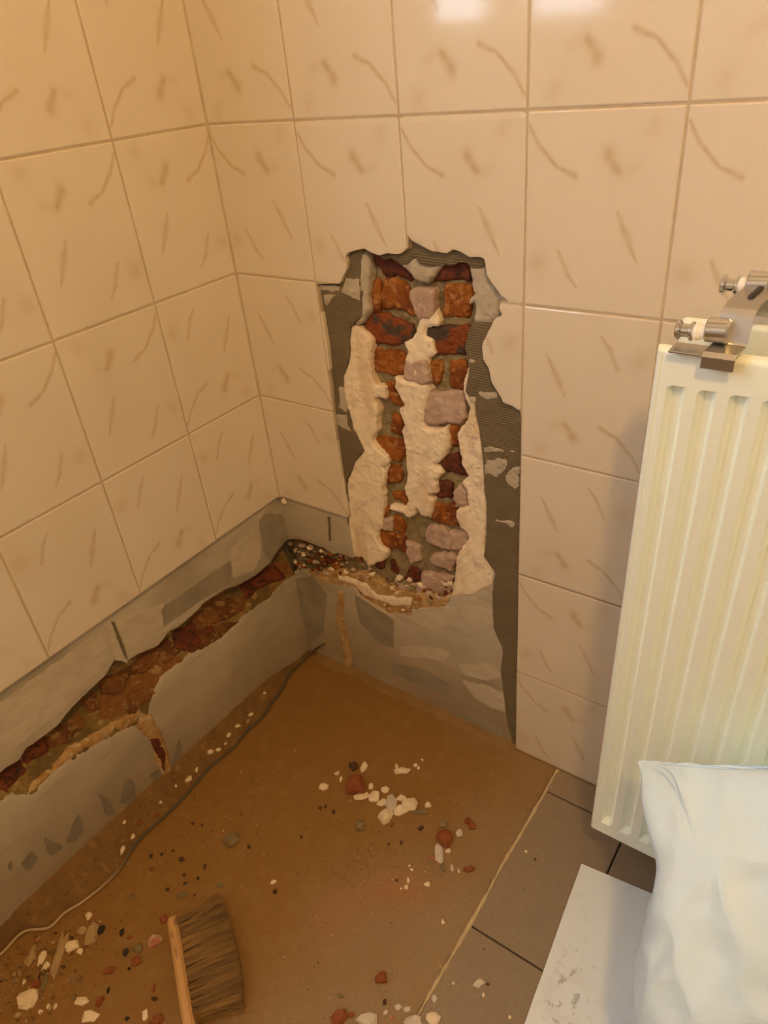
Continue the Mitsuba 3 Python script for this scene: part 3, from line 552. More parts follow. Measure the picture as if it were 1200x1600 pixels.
# ---------------------------------------------------------------- room shell
RX, RY, RZ = 2.3, -2.2, 2.85
def struct(k, mesh, m, **kw):
    scene[k] = ply(mesh, m, **kw); labels[k] = {'kind': 'structure'}
struct('wall_back', bx(-.30, RX + .15, .050, .30, -.15, RZ + .1), 'wall_core')
WY0, WY1, WZ0, WZ1 = -1.95, -0.76, 1.33, 2.15     # the window opening in the left wall, beyond the picture's left edge
struct('wall_left', cat([bx(-.30, -.050, RY - .15, .050, -.15, WZ0 - .006), bx(-.30, -.050, RY - .15, .050, WZ1 + .006, RZ + .1),
                         bx(-.30, -.050, RY - .15, WY0 - .006, WZ0 - .006, WZ1 + .006), bx(-.30, -.050, WY1 + .006, .050, WZ0 - .006, WZ1 + .006)]), 'wall_core')
struct('wall_right', bx(RX, RX + .15, RY - .15, .05, -.15, RZ + .1), 'paint')
struct('wall_front', bx(-.05, RX, RY - .15, RY, -.15, RZ + .1), 'paint')
struct('ceiling', bx(-.05, RX, RY, .05, RZ, RZ + .1), 'ceiling_paint')
struct('floor', bx(-.05, RX, RY, .05, -.15, -.012), 'floor_grout')
# window
wk = 'window_1'; labels[wk] = {'kind': 'structure'}
fr = [bx(-.09, -.02, WY0, WY1, WZ0, WZ0 + .035), bx(-.09, -.02, WY0, WY1, WZ1 - .045, WZ1), bx(-.09, -.02, WY0, WY0 + .045, WZ0, WZ1), bx(-.09, -.02, WY1 - .015, WY1, WZ0, WZ1), bx(-.09, -.02, -1.31, -1.08, WZ0, WZ1)]
add(wk + '__frame', cat(fr), 'frame_white')
add(wk + '__reveal', cat([bx(-.30, -.009, WY0 - .006, WY1 + .006, WZ0 - .006, WZ0), bx(-.30, -.009, WY0 - .006, WY1 + .006, WZ1, WZ1 + .006), bx(-.30, -.009, WY0 - .006, WY0, WZ0, WZ1), bx(-.30, -.009, WY1, WY1 + .006, WZ0, WZ1)]), 'frame_white')
pv = []
for y0, y1 in ((WY0 + .045, -1.31), (-1.08, WY1 - .015)): pv += [(-.06, y0, WZ0 + .035), (-.06, y0, WZ1 - .045), (-.06, y1, WZ1 - .045), (-.06, y1, WZ0 + .035)]
m = trimesh.Trimesh(pv, [(0, 1, 2), (0, 2, 3), (4, 5, 6), (4, 6, 7)], process=False)
if m.face_normals[0][0] < 0: m.invert()
k = add(wk + '__frosted_glass', m, 'frame_white'); scene[k]['emitter'] = {'type': 'area', 'radiance': rgb(*DAY_RGB)}
# ceiling lamp
lk = thing('ceiling_lamp', 'small round glass globe lamp hanging from the ceiling', 'lamp')
scene[lk + '__globe'] = {'type': 'sphere', 'center': list(LAMP_AT), 'radius': LAMP_R, 'bsdf': {'type': 'ref', 'id': 'white_plastic'}, 'emitter': {'type': 'area', 'radiance': rgb(*LAMP_RGB)}}
c0 = cat([trimesh.creation.cylinder(.045, .03, sections=32, transform=trimesh.transformations.translation_matrix((LAMP_AT[0], LAMP_AT[1], RZ - .015))),
          trimesh.creation.cylinder(.004, RZ - LAMP_AT[2] - LAMP_R, sections=12, transform=trimesh.transformations.translation_matrix((LAMP_AT[0], LAMP_AT[1], (RZ + LAMP_AT[2] + LAMP_R) / 2)))])
add(lk + '__base', c0, 'white_plastic')

# ---------------------------------------------------------------- wall tiles (20 x 25 cm)
TH, TW, Z0, J = .25, .1986, 1.2393, .0014
opening = P_('opening')
XS = [-.0015, .1963] + [.1963 + TW * k for k in range(1, 11)]; XS = [x for x in XS if x < RX]
YS = [-.0015, .1965] + [.1965 + TW * k for k in range(1, 10)]
rnd = random.Random(5)
def tile_mesh(w, h, flip):
    """a glazed tile with a rounded arris, lying in a=0..w, b=0..h; front at depth 0"""
    a = [(0, 0, .0018), (.0007, .0007, .0005), (.0022, .0022, 0)]
    V = []
    V += [(0, 0, .0085), (w, 0, .0085), (w, h, .0085), (0, h, .0085)]
    for i, j, d in a: V += [(i, j, d), (w - i, j, d), (w - i, h - j, d), (i, h - j, d)]
    F = []
    for r in range(3):
        for k in range(4):
            p, q = r * 4 + k, r * 4 + (k + 1) % 4
            F += [(p, q, q + 4), (p, q + 4, p + 4)]
    F += [(12, 13, 14), (12, 14, 15)]
    V = np.array(V)
    return V, np.array(F)
def tile_uv(a, b, x0, z0, flip, k):
    u, v = (a - x0) / TW, (b - z0) / TH
    if flip: u, v = 1 - u, 1 - v
    return np.stack([np.clip(u, 0, 1) + 10 * k, v], -1)
def place_tile(wall, plane, x0, x1, z0, z1, flip, cut=None, sgn=1):
    """x along the wall measured from the corner; sgn -1 on the left wall"""
    r = box(x0 + J, z0 + J, x1 - J, z1 - J)
    zc = z1 - TH
    if cut is not None and r.intersects(cut):
        q = r.difference(cut).buffer(-.002).buffer(.002)
        q = [g for g in polys(q) if g.area > 2e-4]
        for g in q:
            if g.area > r.area - 1e-4: break
            m = slab(g, BACK, 0.0, .0085, .006, .0006, 3, .0006, .003)
            V = np.array(m.vertices)
            add(wall + '__tile', m, 'tile_glaze', uv=tile_uv(V[:, 0], V[:, 2], x0, zc, flip, 0))
        else: return
        if not q: return
    V, F = tile_mesh(r.bounds[2] - r.bounds[0], r.bounds[3] - r.bounds[1], flip)
    tilt = [rnd.uniform(-.0003, .0003) for _ in range(2)]
    a, b = V[:, 0] + r.bounds[0], V[:, 1] + r.bounds[1]
    d = V[:, 2] + tilt[0] * V[:, 0] / TW + tilt[1] * V[:, 1] / TH
    uv = tile_uv(a, b, x0, zc, flip, 0)
    W = plane(sgn * a, b, d)
    m = trimesh.Trimesh(W, F, process=False)
    n = m.face_normals[-1]
    if n @ np.array(NORMAL[id(plane)]) < 0: m.invert()
    add(wall + '__tile', m, 'tile_glaze', uv=uv)
cells_back, cells_left = [], []
for j in range(6, -6, -1):
    z0, z1 = Z0 + TH * j, min(Z0 + TH * (j + 1), RZ)
    if z1 - z0 < .01: continue
    z0 = max(z0, .002) + (.0015 if j == -3 else 0)
    for k in range(len(XS)):
        x0 = XS[k]; x1 = XS[k + 1] if k + 1 < len(XS) else RX
        if j <= -4 and k < 3: continue
        flip = {0: True, -1: False}.get(j, rnd.random() < .5)
        if j == -2: flip = k != 1
        if j == -3: flip = True
        place_tile('wall_back', BACK, x0, x1, z0, z1, flip, opening); cells_back.append(box(x0, z0, x1, z1))
    if j >= -3:
        for k in range(len(YS)):
            y0 = YS[k]; y1 = YS[k + 1] if k + 1 < len(YS) else -RY
            if z1 > WZ0 and z0 < WZ1 and y1 > -WY1 and y0 < -WY0:
                w = box(-WY1 + .004, WZ0 - .004, -WY0 - .004, WZ1 + .004)
                q = [g for g in polys(box(y0 + J, z0 + J, y1 - J, z1 - J).difference(w)) if g.area > 3e-4]
                for g in q:
                    m = trimesh.creation.extrude_polygon(g, .0085, engine='earcut'); V = np.array(m.vertices)
                    m.vertices = LEFT(-V[:, 0], V[:, 1], V[:, 2]); m.fix_normals()
                    add('wall_left__tile', m, 'tile_glaze', uv=tile_uv(V[:, 0], V[:, 1], y0, z1 - TH, False, 0))
            else:
                flip = {0: True, -1: False}.get(j, rnd.random() < .5)
                if j == -2: flip = k == 0
                if j == -3: flip = True
                place_tile('wall_left', LEFT, y0, y1, z0, z1, flip, None, -1)
            cells_left.append(box(y0, z0, y1, z1))
def joints(cells, cut, plane, name, sgn):
    u = unary_union(cells).difference(cut.buffer(.001))
    t = unary_union([box(c.bounds[0] + J + .0015, c.bounds[1] + J + .0015, c.bounds[2] - J - .0015, c.bounds[3] - J - .0015) for c in cells])
    ms = []
    for g in polys(u.difference(t)):
        m = trimesh.creation.extrude_polygon(g, .010, engine='earcut'); V = np.array(m.vertices)
        m.vertices = plane(sgn * V[:, 0], V[:, 1], .0013 + V[:, 2]); m.fix_normals(); ms.append(m)
    add(name, cat(ms), 'grout')
wcut = box(-WY1, WZ0, -WY0, WZ1)
joints(cells_back, opening, BACK, 'wall_back__grout', 1)
joints(cells_left, wcut, LEFT, 'wall_left__grout', -1)
def undercoat(cells, cut, plane, name, sgn):
    ms = []
    for g in polys(unary_union(cells).difference(cut)):
        m = trimesh.creation.extrude_polygon(g, .0410, engine='earcut'); V = np.array(m.vertices)
        m.vertices = plane(sgn * V[:, 0], V[:, 1], .0092 + V[:, 2]); m.fix_normals(); ms.append(m)
    add(name, cat(ms), 'gypsum_grey')
undercoat(cells_back, opening.buffer(-.001), BACK, 'wall_back__render_coat', 1)
undercoat(cells_left, wcut, LEFT, 'wall_left__render_coat', -1)

m = trimesh.creation.extrude_polygon(Polygon([(.0, .0), (.0075, .0), (.0030, -.0018), (.0018, -.0030), (.0, -.0075)]), RZ - .489, engine='earcut')
m.apply_translation((-.0012, .0012, .489)); add('wall_back__corner_joint', m, 'grout')

# ---------------------------------------------------------------- the broken-open patch in the back wall
hole = opening.union(box(-.012, 0, .597, .489)).buffer(0)
def lay(name, poly, m, front, back=.050, res=.005, rough=.0015, seed=0, edge=0, ew=.006, plane=BACK, smooth=40, label=None):
    s = slab(poly, plane, front, back, res, rough, seed, edge, ew)
    if s is not None: return add(name, s, m, smooth=smooth, label=label)
upper = hole.intersection(box(-.012, .25, .7, 1.1))
lay('wall_back__mortar', upper, 'mortar', lambda a, b: .030 + .006 * nf(a, b, 50, 11) + .004 * nz(a, b, 20, 12), .0505, .006, 0, 1)
lay('wall_back__adhesive', P_('adhesive_left', .0015), 'adhesive', lambda a, b: .0085 + .0012 * nf(a, b, 40, 2), .05, .005, .002, 2, .001)
lay('wall_back__adhesive', P_('adhesive_top_left', .001), 'adhesive', lambda a, b: .0085 + .001 * nf(a, b, 40, 3), .05, .005, .002, 3, .001)
lay('wall_back__adhesive', P_('adhesive_top', .001), 'adhesive', lambda a, b: .0095 + .003 * nf(a, b, 40, 4), .05, .005, .002, 4, .002)
lay('wall_back__adhesive', P_('adhesive_right', .0015), 'adhesive', lambda a, b: .0085 + .0012 * nf(a, b, 30, 5), .05, .006, .002, 5, .001)
gyp = dict(gypsum_left=(.0115, .007), gypsum_top_left=(.0115, .006), gypsum_top_right=(.0115, .006), gypsum_right=(.0115, .004), gypsum_v=(.0125, .006), gypsum_bridge=(.0165, .006), gypsum_center=(.0150, .007))
for i, (n_, (d0, amp)) in enumerate(gyp.items()):
    lay('wall_back__plaster', P_(n_, .0012), 'gypsum_grey' if n_ in ('gypsum_top_left', 'gypsum_top_right', 'gypsum_v') else 'gypsum',
        lambda a, b, d0=d0, amp=amp, i=i: d0 + amp * nf(a, b, 34, 20 + i) + .0035 * nf(a * 3, b * .6, 60, 40 + i), .05, .004, .003, 20 + i, .005, .007)
for i, kind in enumerate(TRACE['brick_kinds']):
    d0 = {'mauve': .0195, 'pink': .0135}.get(kind, .0235)
    lay('wall_back__brick', P_('brick_%d' % i, .002), 'brick_' + kind.replace('pink', 'mauve'), lambda a, b, i=i, d0=d0: d0 + .008 * nf(a, b, 45, 60 + i) + .004 * nf(a, b, 130, 90 + i), .05, .004, .0042, 60 + i, .004, .006)
# cement coats under the missing tiles and the lip of the channel round the corner
lay('wall_back__cement_coat', P_('cement_lower', .001).intersection(box(0, 0, .62, .6)).union(box(-.012, 0, .03, .262)), 'cement', lambda a, b: .0105 + .0025 * nf(a, b, 14, 7) + .0008 * nf(a, b * 3, 60, 8), .05, .008, .0015, 7, .001)
lay('wall_back__cement_coat', P_('cement_upper', .001).union(box(-.012, .375, .19, .489)).intersection(box(-1, 0, 1, .4862)), 'cement', lambda a, b: .009 + .0015 * nf(a, b, 30, 8), .05, .006, .0015, 8, .001)
lay('wall_back__lip', P_('lip', .0015), 'lip_orange', lambda a, b: .0145 + .010 * nf(a, b, 30, 9) + .004 * nf(a, b, 110, 10), .05, .004, .003, 9, .004)
lay('wall_back__plaster_lip', P_('lip_cream', .001), 'gypsum', lambda a, b: .0110 + .004 * nf(a, b, 40, 12), .05, .004, .003, 12, .004)
lay('wall_back__joint_strip', P_('back_joint', .001), 'lip_orange', lambda a, b: .0065 + .005 * nf(a, b, 90, 13), .03, .004, .003, 13, .002)
lay('wall_back__dark_smear', P_('back_dark_0'), 'cement_dark', .0098, .02, .006, .003, 14)
for i in range(14):
    lay('wall_back__plaster_smear', P_('smear_%d' % i), 'gypsum_grey', lambda a, b, i=i: .0075 + .002 * nf(a, b, 80, 100 + i), .02, .004, .003, 100 + i, .001, .004)
# small rubble lumps bedded in the lower end of the channel
rl = random.Random(12)
band = P_('lip', .0).union(box(-.005, .30, .2, .34)).buffer(.034).intersection(hole).difference(P_('cement_upper')).difference(P_('cement_lower')).difference(P_('gypsum_left')).difference(P_('gypsum_right'))
ms = {m: [] for m in ('gypsum', 'brick_mauve', 'brick_dark', 'brick_orange', 'mortar')}
def hull_lump(c, s, rg, flat=1.0, n=12):
    pts = rg.normal(size=(n, 3)); pts /= np.linalg.norm(pts, axis=1, keepdims=True); pts *= rg.uniform(.75, 1, (n, 1)); pts[:, 2] *= flat
    return trimesh.convex.convex_hull(pts * s + c)
rg = np.random.default_rng(4)
x0, y0, x1, y1 = band.bounds
n = 0
while n < 270:
    a, b = rg.uniform(x0, x1), rg.uniform(y0, y1)
    if not band.contains(shapely.Point(a, b)): continue
    n += 1; s = rg.uniform(.003, .0115)
    ms[rg.choice(list(ms), p=[.20, .32, .14, .12, .22])].append(hull_lump((a, rg.uniform(.015, .024), b), (s, s * .8, s * .7), rg))
for m_, l_ in ms.items():
    k = add('wall_back__rubble_lumps', cat(l_), m_); labels[k] = {'kind': 'stuff'}

# ---------------------------------------------------------------- channel cut along the left wall
top, bot = np.array(tr('left_chase_top')), np.array(tr('left_chase_bottom'))
def line_at(L_, y, lo): 
    o = np.argsort(L_[:, 0]); return np.interp(y, L_[o, 0], L_[o, 1])
ext = np.linspace(-.78, RY, 60)
ztop = lambda y: np.where(y > -.74, line_at(top, y, 0), .345 + .03 * nf(y, y * 0, 9, 5))
zbot = lambda y: np.where(y > -.74, line_at(bot, y, 0), .285 + .03 * nf(y, y * 0, 9, 6))
yy = np.r_[np.linspace(.012, -1.15, 180), np.linspace(-1.2, RY, 40)]
up_poly = Polygon(list(zip(yy, ztop(yy))) + [(RY, .4862), (.012, .4862)]).buffer(0)
lo_poly = Polygon(list(zip(yy, zbot(yy))) + [(RY, 0), (.012, 0)]).buffer(0)
near, far = box(-1.15, -1, .1, 3), box(RY, -1, -1.15, 3)
for reg, res in ((near, .006), (far, .03)):
    lay('wall_left__cement_coat', up_poly.intersection(reg), 'cement', lambda a, b: .0100 + .0015 * nf(a, b, 18, 31), .0505, res, .0015, 31, .001, plane=LEFT)
    lay('wall_left__cement_coat', lo_poly.intersection(reg), 'cement', lambda a, b: .0095 + .003 * nf(a, b, 12, 32), .0505, res * 1.3, .002, 32, .002, plane=LEFT)
def chase_front(a, b):
    t = np.clip((b - zbot(a)) / np.maximum(ztop(a) - zbot(a), .01), -.1, 1.1)
    return .012 + .032 * np.clip(t * 1.35, 0, 1) + .010 * nf(a, b, 45, 33) + .006 * nf(a, b, 120, 34)
ch_poly = Polygon(list(zip(yy, ztop(yy) + .006)) + list(zip(yy[::-1], zbot(yy[::-1]) - .006)))
for reg, res in ((near, .0045), (far, .03)):
    lay('wall_left__channel', ch_poly.buffer(0).intersection(reg), 'chase_fill', chase_front, .0505, res, 0, 33, plane=LEFT)
for i, kind in enumerate(TRACE['left_brick_kinds']):
    lay('wall_left__brick', P_('left_brick_%d' % i, .003).intersection(ch_poly.buffer(-.002)), 'brick_brown' if kind == 'orange' else 'brick_dark', lambda a, b, i=i: chase_front(a, b) - .0045 + .006 * nf(a, b, 60, 130 + i), .05, .0045, .003, 130 + i, .005, .007, plane=LEFT)
lay('wall_left__joint_strip', P_('left_joint', .001), 'lip_orange', lambda a, b: .006 + .006 * nf(a, b, 90, 35), .03, .004, .003, 35, .003, plane=LEFT)
lay('wall_left__joint_crack', P_('left_joint_dark', .001), 'brick_dark', lambda a, b: .0035 + .006 * nf(a, b, 90, 36), .03, .004, .003, 36, .002, plane=LEFT)
lay('wall_left__lip', P_('left_lip', .001), 'lip_orange', lambda a, b: .0115 + .008 * nf(a, b, 60, 37), .05, .005, .004, 37, .004, plane=LEFT)
lay('wall_left__joint_line', P_('left_line', .0005), 'cement_light', lambda a, b: .0078 + .002 * nf(a, b, 90, 38), .03, .004, .002, 38, .001, plane=LEFT)
for i in range(2): lay('wall_left__dark_smear', P_('left_dark_%d' % i), 'cement_dark', .0078, .02, .006, .003, 39 + i, plane=LEFT)
for i in range(8): lay('wall_left__smudge', P_('smudge_%d' % i), 'cement_smudge', .0082, .02, .006, .004, 50 + i, plane=LEFT)
lay('wall_left__joint_crack', P_('left_line_dark', .0006), 'adhesive', .0066, .02, .004, .001, 61, plane=LEFT)
lay('wall_back__joint_crack', P_('back_joint_dark', .0004), 'adhesive', .0078, .02, .004, .001, 62)
for i in range(4): lay('wall_back__light_smear', P_('light_%d' % i), 'cement_light', lambda a, b: .0095 + .002 * nf(a, b, 14, 7), .02, .006, .005, 63 + i)
for i in range(3): lay('wall_back__dark_smear', P_('bdark_%d' % i), 'cement_dark', lambda a, b: .0097 + .002 * nf(a, b, 14, 7), .02, .006, .005, 73 + i)
for i in range(3): lay('wall_left__light_smear', P_('llight_%d' % i), 'cement_light', .0082, .02, .006, .004, 83 + i, plane=LEFT)
# plaster lump hanging in the corner under the tiles
k = add('wall_back__plaster_lump', hull_lump((.008, .004, .478), (.009, .007, .012), np.random.default_rng(8), n=16), 'gypsum')

# ---------------------------------------------------------------- floor
LX = .695                                        # the pale line; bare screed to its left, grey tiles to its right
m = slab(box(-.012, RY, LX - .004, .014), FLOOR, lambda a, b: .0005 + .0012 * nf(a, b, 9, 71), .014, .03, 0, 71)
add('floor__screed', m, 'screed', smooth=True)
m = slab(box(LX - .004, -.0015, .62, .014).union(box(.5, 0, RX, .014)), FLOOR, .0, .013, .05); add('floor__edge_strip', m, 'screed')
GX = [(LX, .865), (.865, 1.195), (1.195, 1.525), (1.525, 1.855), (1.855, 2.185), (2.185, RX)]
GX2 = [(LX, 1.025), (1.025, 1.355), (1.355, 1.685), (1.685, 2.015), (2.015, RX)]
GY = [0.0, -.062, -.384, -.714, -1.044, -1.374, -1.704, -2.034, RY]
for r in range(len(GY) - 1):
    for x0, x1 in (GX if r % 2 else GX2):
        t_ = .0017
        add('floor__tile', rbox(x0 + t_, x1 - t_, GY[r + 1] + t_, GY[r] - (t_ if r else 0), -.012, 0, .0012), 'floor_tile_glaze')
ys = np.linspace(0, -.56, 80)
w = .0032 * (1 + 1.1 * nf(ys, ys * 0, 60, 3)) * np.clip((ys + .60) / .1, .25, 1)
pl = Polygon(list(zip(LX + w + .004 * nz(ys, ys * 0, 12, 5), ys)) + list(zip((LX - w + .004 * nz(ys, ys * 0, 12, 5))[::-1], ys[::-1]))).buffer(0)
add('floor__sealant_line', slab(pl, FLOOR, lambda a, b: -.0022 - .003 * nf(a, b, 90, 6), .004, .003, .001, 6, .0015, .003), 'sealant', smooth=True)
# dust fillet along the foot of the back wall
xs = np.linspace(.02, .60, 120); hh = .002 + .008 * np.clip(.5 + 2.2 * nf(xs, xs * 0, 16, 9), 0, 1); dd = .004 + .020 * np.clip(.5 + 2.2 * nf(xs, xs * 0, 13, 10), 0, 1)
V, F = [], []
for i, x in enumerate(xs): V += [(x, .012, hh[i]), (x, -.2 * dd[i], hh[i] * .55), (x, -dd[i] * .6, hh[i] * .2 ), (x, -dd[i], -.003)]
for i in range(len(xs) - 1):
    for j in range(3):
        p = i * 4 + j; F += [(p, p + 1, p + 5), (p, p + 5, p + 4)]
k = add('dust_drift', trimesh.Trimesh(np.array(V), F, process=False), 'dust', smooth=True, label='thin drift of brown dust along the foot of the back wall', cat='dust', kind='stuff')
# brown rubble strip below the left wall
cab = np.array(TRACE['cable'], float) / 1000; cab[2:, 0] = np.maximum(cab[2:, 0], .006)
cy = cab[3:, 1][::-1]; cx = cab[3:, 0][::-1]
def strip_w(y): return np.interp(y, cy, cx) - .0065
def rubble_h(x, y):
    t = np.clip((x + .010) / np.maximum(strip_w(y) + .010, .004), 0, 1)
    h = (.040 + .012 * np.interp(y, [-1, -.5, -.1], [1, .4, -.6])) * (1 - t) ** 1.4 * np.clip((-.02 - y) / .12, 0, 1) + .001
    return h + (.010 * nf(x, y, 60, 15) + .005 * nf(x, y, 160, 16)) * np.clip((1 - t) * 3, 0, 1) * np.clip((-.02 - y) / .12, .1, 1)
ya = np.linspace(-.012, -1.0, 200); ta = np.linspace(0, 1, 14)
Yg, Tg = np.meshgrid(ya, ta, indexing='ij'); Xg = -.010 + Tg * (strip_w(Yg) + .010)
Vg = np.stack([Xg, Yg, rubble_h(Xg, Yg) - .004 * (Tg > .99)], -1).reshape(-1, 3); F = []
for i in range(len(ya) - 1):
    for j in range(len(ta) - 1):
        p = i * len(ta) + j; F += [(p, p + 1, p + len(ta) + 1), (p, p + len(ta) + 1, p + len(ta))]
m = trimesh.Trimesh(Vg, F, process=False)
if m.face_normals[:, 2].mean() < 0: m.invert()
parts = [m]; rg = np.random.default_rng(21)
for _ in range(420):
    y = -rg.uniform(.08, 1.0); x = -.004 + rg.uniform(0, 1) ** 1.3 * max(strip_w(y), .004); s = rg.uniform(.0015, .0045)
    parts.append(hull_lump((x, y, rubble_h(np.array([x]), np.array([y]))[0]), (s, s, s * .8), rg, n=9))
add('rubble_strip', cat(parts), 'rubble', smooth=20, label='strip of brown mortar rubble heaped along the foot of the left wall', cat='rubble', kind='stuff')
# cable
path = spline(cab, 5); path[:, 2] = np.maximum(path[:, 2], .0045)
add('cable', tube(path, .0026), 'cable_sheath', smooth=True, label='thin dusty cable lying on the floor along the left wall', cat='cable')

# ---------------------------------------------------------------- debris
MATS = {'plaster': 'plaster_chip', 'brick': 'chip_red', 'mortar': 'chip_olive', 'dark': 'chip_dark', 'black': 'chip_black', 'shard': 'shard_grey', 'sand': 'chip_sand', 'mauve': 'chip_mauve'}
NAMES = {'plaster': 'plaster_chip', 'brick': 'brick_chip', 'mortar': 'mortar_chip', 'dark': 'dirt_crumb', 'black': 'black_crumb', 'shard': 'mortar_shard', 'sand': 'mortar_splinter', 'mauve': 'brick_flake'}
CATS = {'plaster': 'plaster chip', 'brick': 'brick chip', 'mortar': 'mortar chip', 'dark': 'crumb', 'black': 'crumb', 'shard': 'shard', 'sand': 'mortar splinter', 'mauve': 'brick flake'}
ang = math.atan2(.2519, .8168) - math.radians(0)
RV, DV = np.array([.787, .617]), np.array([-.617, .787])       # across and away as seen from the room
rg = np.random.default_rng(33)
for X, Y, w, h, kind, lab in DEBRIS:
    X, Y, w, h = X / 1000, Y / 1000, w / 1000 * (1.3 if 'heap' in str(lab) or lab == 3 else 1.12), h / 1000 * (1.3 if 'heap' in str(lab) or lab == 3 else 1.12)
    flat = {'plaster': .35, 'shard': .3, 'brick': .55, 'mortar': .35, 'dark': .6, 'black': .5, 'sand': .35, 'mauve': .3}[kind]
    t = max(.0018, flat * min(w, h))
    n = 6 if max(w, h) < .012 else 8
    an = (np.arange(n) + rg.uniform(-.38, .38, n)) * 2 * np.pi / n
    rr = rg.uniform(.62, 1.12, n) if 'rounded' not in str(lab) else rg.uniform(.88, 1.04, n)
    lo = np.stack([np.cos(an) * rr, np.sin(an) * rr, np.zeros(n)], 1)
    mid = lo * np.array([1.06, 1.06, 0]) + np.stack([0 * an, 0 * an, rg.uniform(.3, .6, n)], 1)
    sl = rg.normal(0, .22, 2)
    hi = lo * np.array([1, 1, 0]) * rg.uniform(.60, .95, (n, 1)); hi[:, 2] = np.clip(.85 + hi[:, :2] @ sl + rg.uniform(-.12, .12, n), .45, 1.25)
    pts = np.vstack([lo, mid, hi, [[0, 0, 0]], [[rg.uniform(-.2, .2), rg.uniform(-.2, .2), 1 + rg.uniform(-.1, .15)]]]) * np.array([w / 2, h / 2, t])
    F = []
    for r_ in (0, n):
        for k_ in range(n):
            a_, c_ = r_ + k_, r_ + (k_ + 1) % n; F += [(a_, c_, c_ + n), (a_, c_ + n, a_ + n)]
    for k_ in range(n): F += [(3 * n, (k_ + 1) % n, k_), (3 * n + 1, 2 * n + k_, 2 * n + (k_ + 1) % n)]
    q = pts.copy(); q[:, :2] = pts[:, :1] * RV + pts[:, 1:2] * DV
    z = 0.0
    if X < strip_w(np.array([Y]))[0] + .004 and Y > -1: X = max(X, .004); z = max(0, rubble_h(np.array([X]), np.array([Y]))[0] - .001)
    m = trimesh.Trimesh(q, F, process=False); m.apply_translation((X, Y, z - .0003))
    if isinstance(lab, int): add(NAMES[kind], m, MATS[kind], label=DEBRIS_GROUPS[lab][0], cat=CATS[kind], group=DEBRIS_GROUPS[lab][1])
    else: add(NAMES[kind], m, MATS[kind], label=lab, cat=CATS[kind])
fine = {'chip_dark': [], 'chip_sand': [], 'plaster_chip': [], 'chip_red': []}
for i in range(900):
    if i < 450: x, y = abs(rg.normal(.10, .10)), rg.uniform(-.95, -.25)
    elif i < 700: x, y = rg.normal(.46, .10), rg.normal(-.36, .10)
    else: x, y = rg.uniform(.1, .85), rg.uniform(-.75, -.02)
    if x > .80 or y > -.03 or x < strip_w(y) + .012: continue
    s = rg.uniform(.0006, .0019)
    fine[rg.choice(list(fine), p=[.45, .2, .2, .15])].append(hull_lump((x, y, s * .4), (s, s, s * .7), rg, n=7))
heap = {'rubble': [], 'chip_olive': [], 'chip_sand': [], 'chip_dark': [], 'chip_red': []}
for i in range(520):
    x, y = rg.normal(.085, .045), rg.normal(-.865, .055)
    if not (.075 < x + .0 < .22 or x > strip_w(y) + .02) or y < -1.02 or y > -.735 or x < strip_w(y) + .014: continue
    s = rg.uniform(.0012, .0028) if i % 4 else rg.uniform(.003, .0068)
    heap[rg.choice(list(heap), p=[.46, .16, .18, .14, .06])].append(hull_lump((x, y, s * .25), (s, s * rg.uniform(.6, 1), s * .55), rg, n=9))
hk = thing('dirt_heap', 'brown dirt and mortar crumbs strewn between the pale splinters in the bottom left corner', 'dirt', kind='stuff')
for m_, l_ in heap.items(): add(hk + '__crumbs', cat(l_), m_)
fk = thing('fine_crumbs', 'fine specks of dirt, plaster and brick scattered over the floor', 'crumbs', kind='stuff')
for m_, l_ in fine.items(): add(fk + '__specks', cat(l_), m_)

# ---------------------------------------------------------------- hand brush
bk = thing('hand_brush', 'wooden hand brush with long brown bristles lying on its side on the dusty floor', 'brush')
A0, DIR = np.array([.252, -.668]), np.array([.842, -.540]); SIDE = np.array([.540, .842])   # along the wood, and the way the bristles point
def brush_pt(s, d, z): return np.array([*(A0 + DIR * s + SIDE * d), z])
prof = [(-.002, .50), (.002, .9), (.02, 1.0), (.06, 1.0), (.12, 1.0), (.17, 1.0), (.195, .85), (.22, .62), (.26, .55), (.31, .58), (.33, .45), (.336, .2)]
rings = []
for s, k_ in prof:
    hz = .0225 * k_; cz = .0235; r_ = .0045; d0, d1 = -.019, -.001
    q = [(d0 + r_, cz - hz), (d1 - r_, cz - hz), (d1, cz - hz + r_), (d1, cz + hz - r_), (d1 - r_, cz + hz), (d0 + r_, cz + hz), (d0, cz + hz - r_), (d0, cz - hz + r_)]
    rings.append([brush_pt(s, d, z) for d, z in q])
V = np.array(rings).reshape(-1, 3); F = []
for i in range(len(prof) - 1):
    for j in range(8):
        a, b = i * 8 + j, i * 8 + (j + 1) % 8; F += [(a, b, b + 8), (a, b + 8, a + 8)]
for j in range(1, 7): F += [(0, j + 1, j), ((len(prof) - 1) * 8, (len(prof) - 1) * 8 + j, (len(prof) - 1) * 8 + j + 1)]
m = trimesh.Trimesh(V, F, process=False); m.fix_normals()
add(bk + '__wooden_block', m, 'brush_wood', smooth=35)
V, F = [], []
rg = np.random.default_rng(17)
tufts = [(.012 + .0132 * i, .009 + .0145 * j) for i in range(13) for j in range(3)]
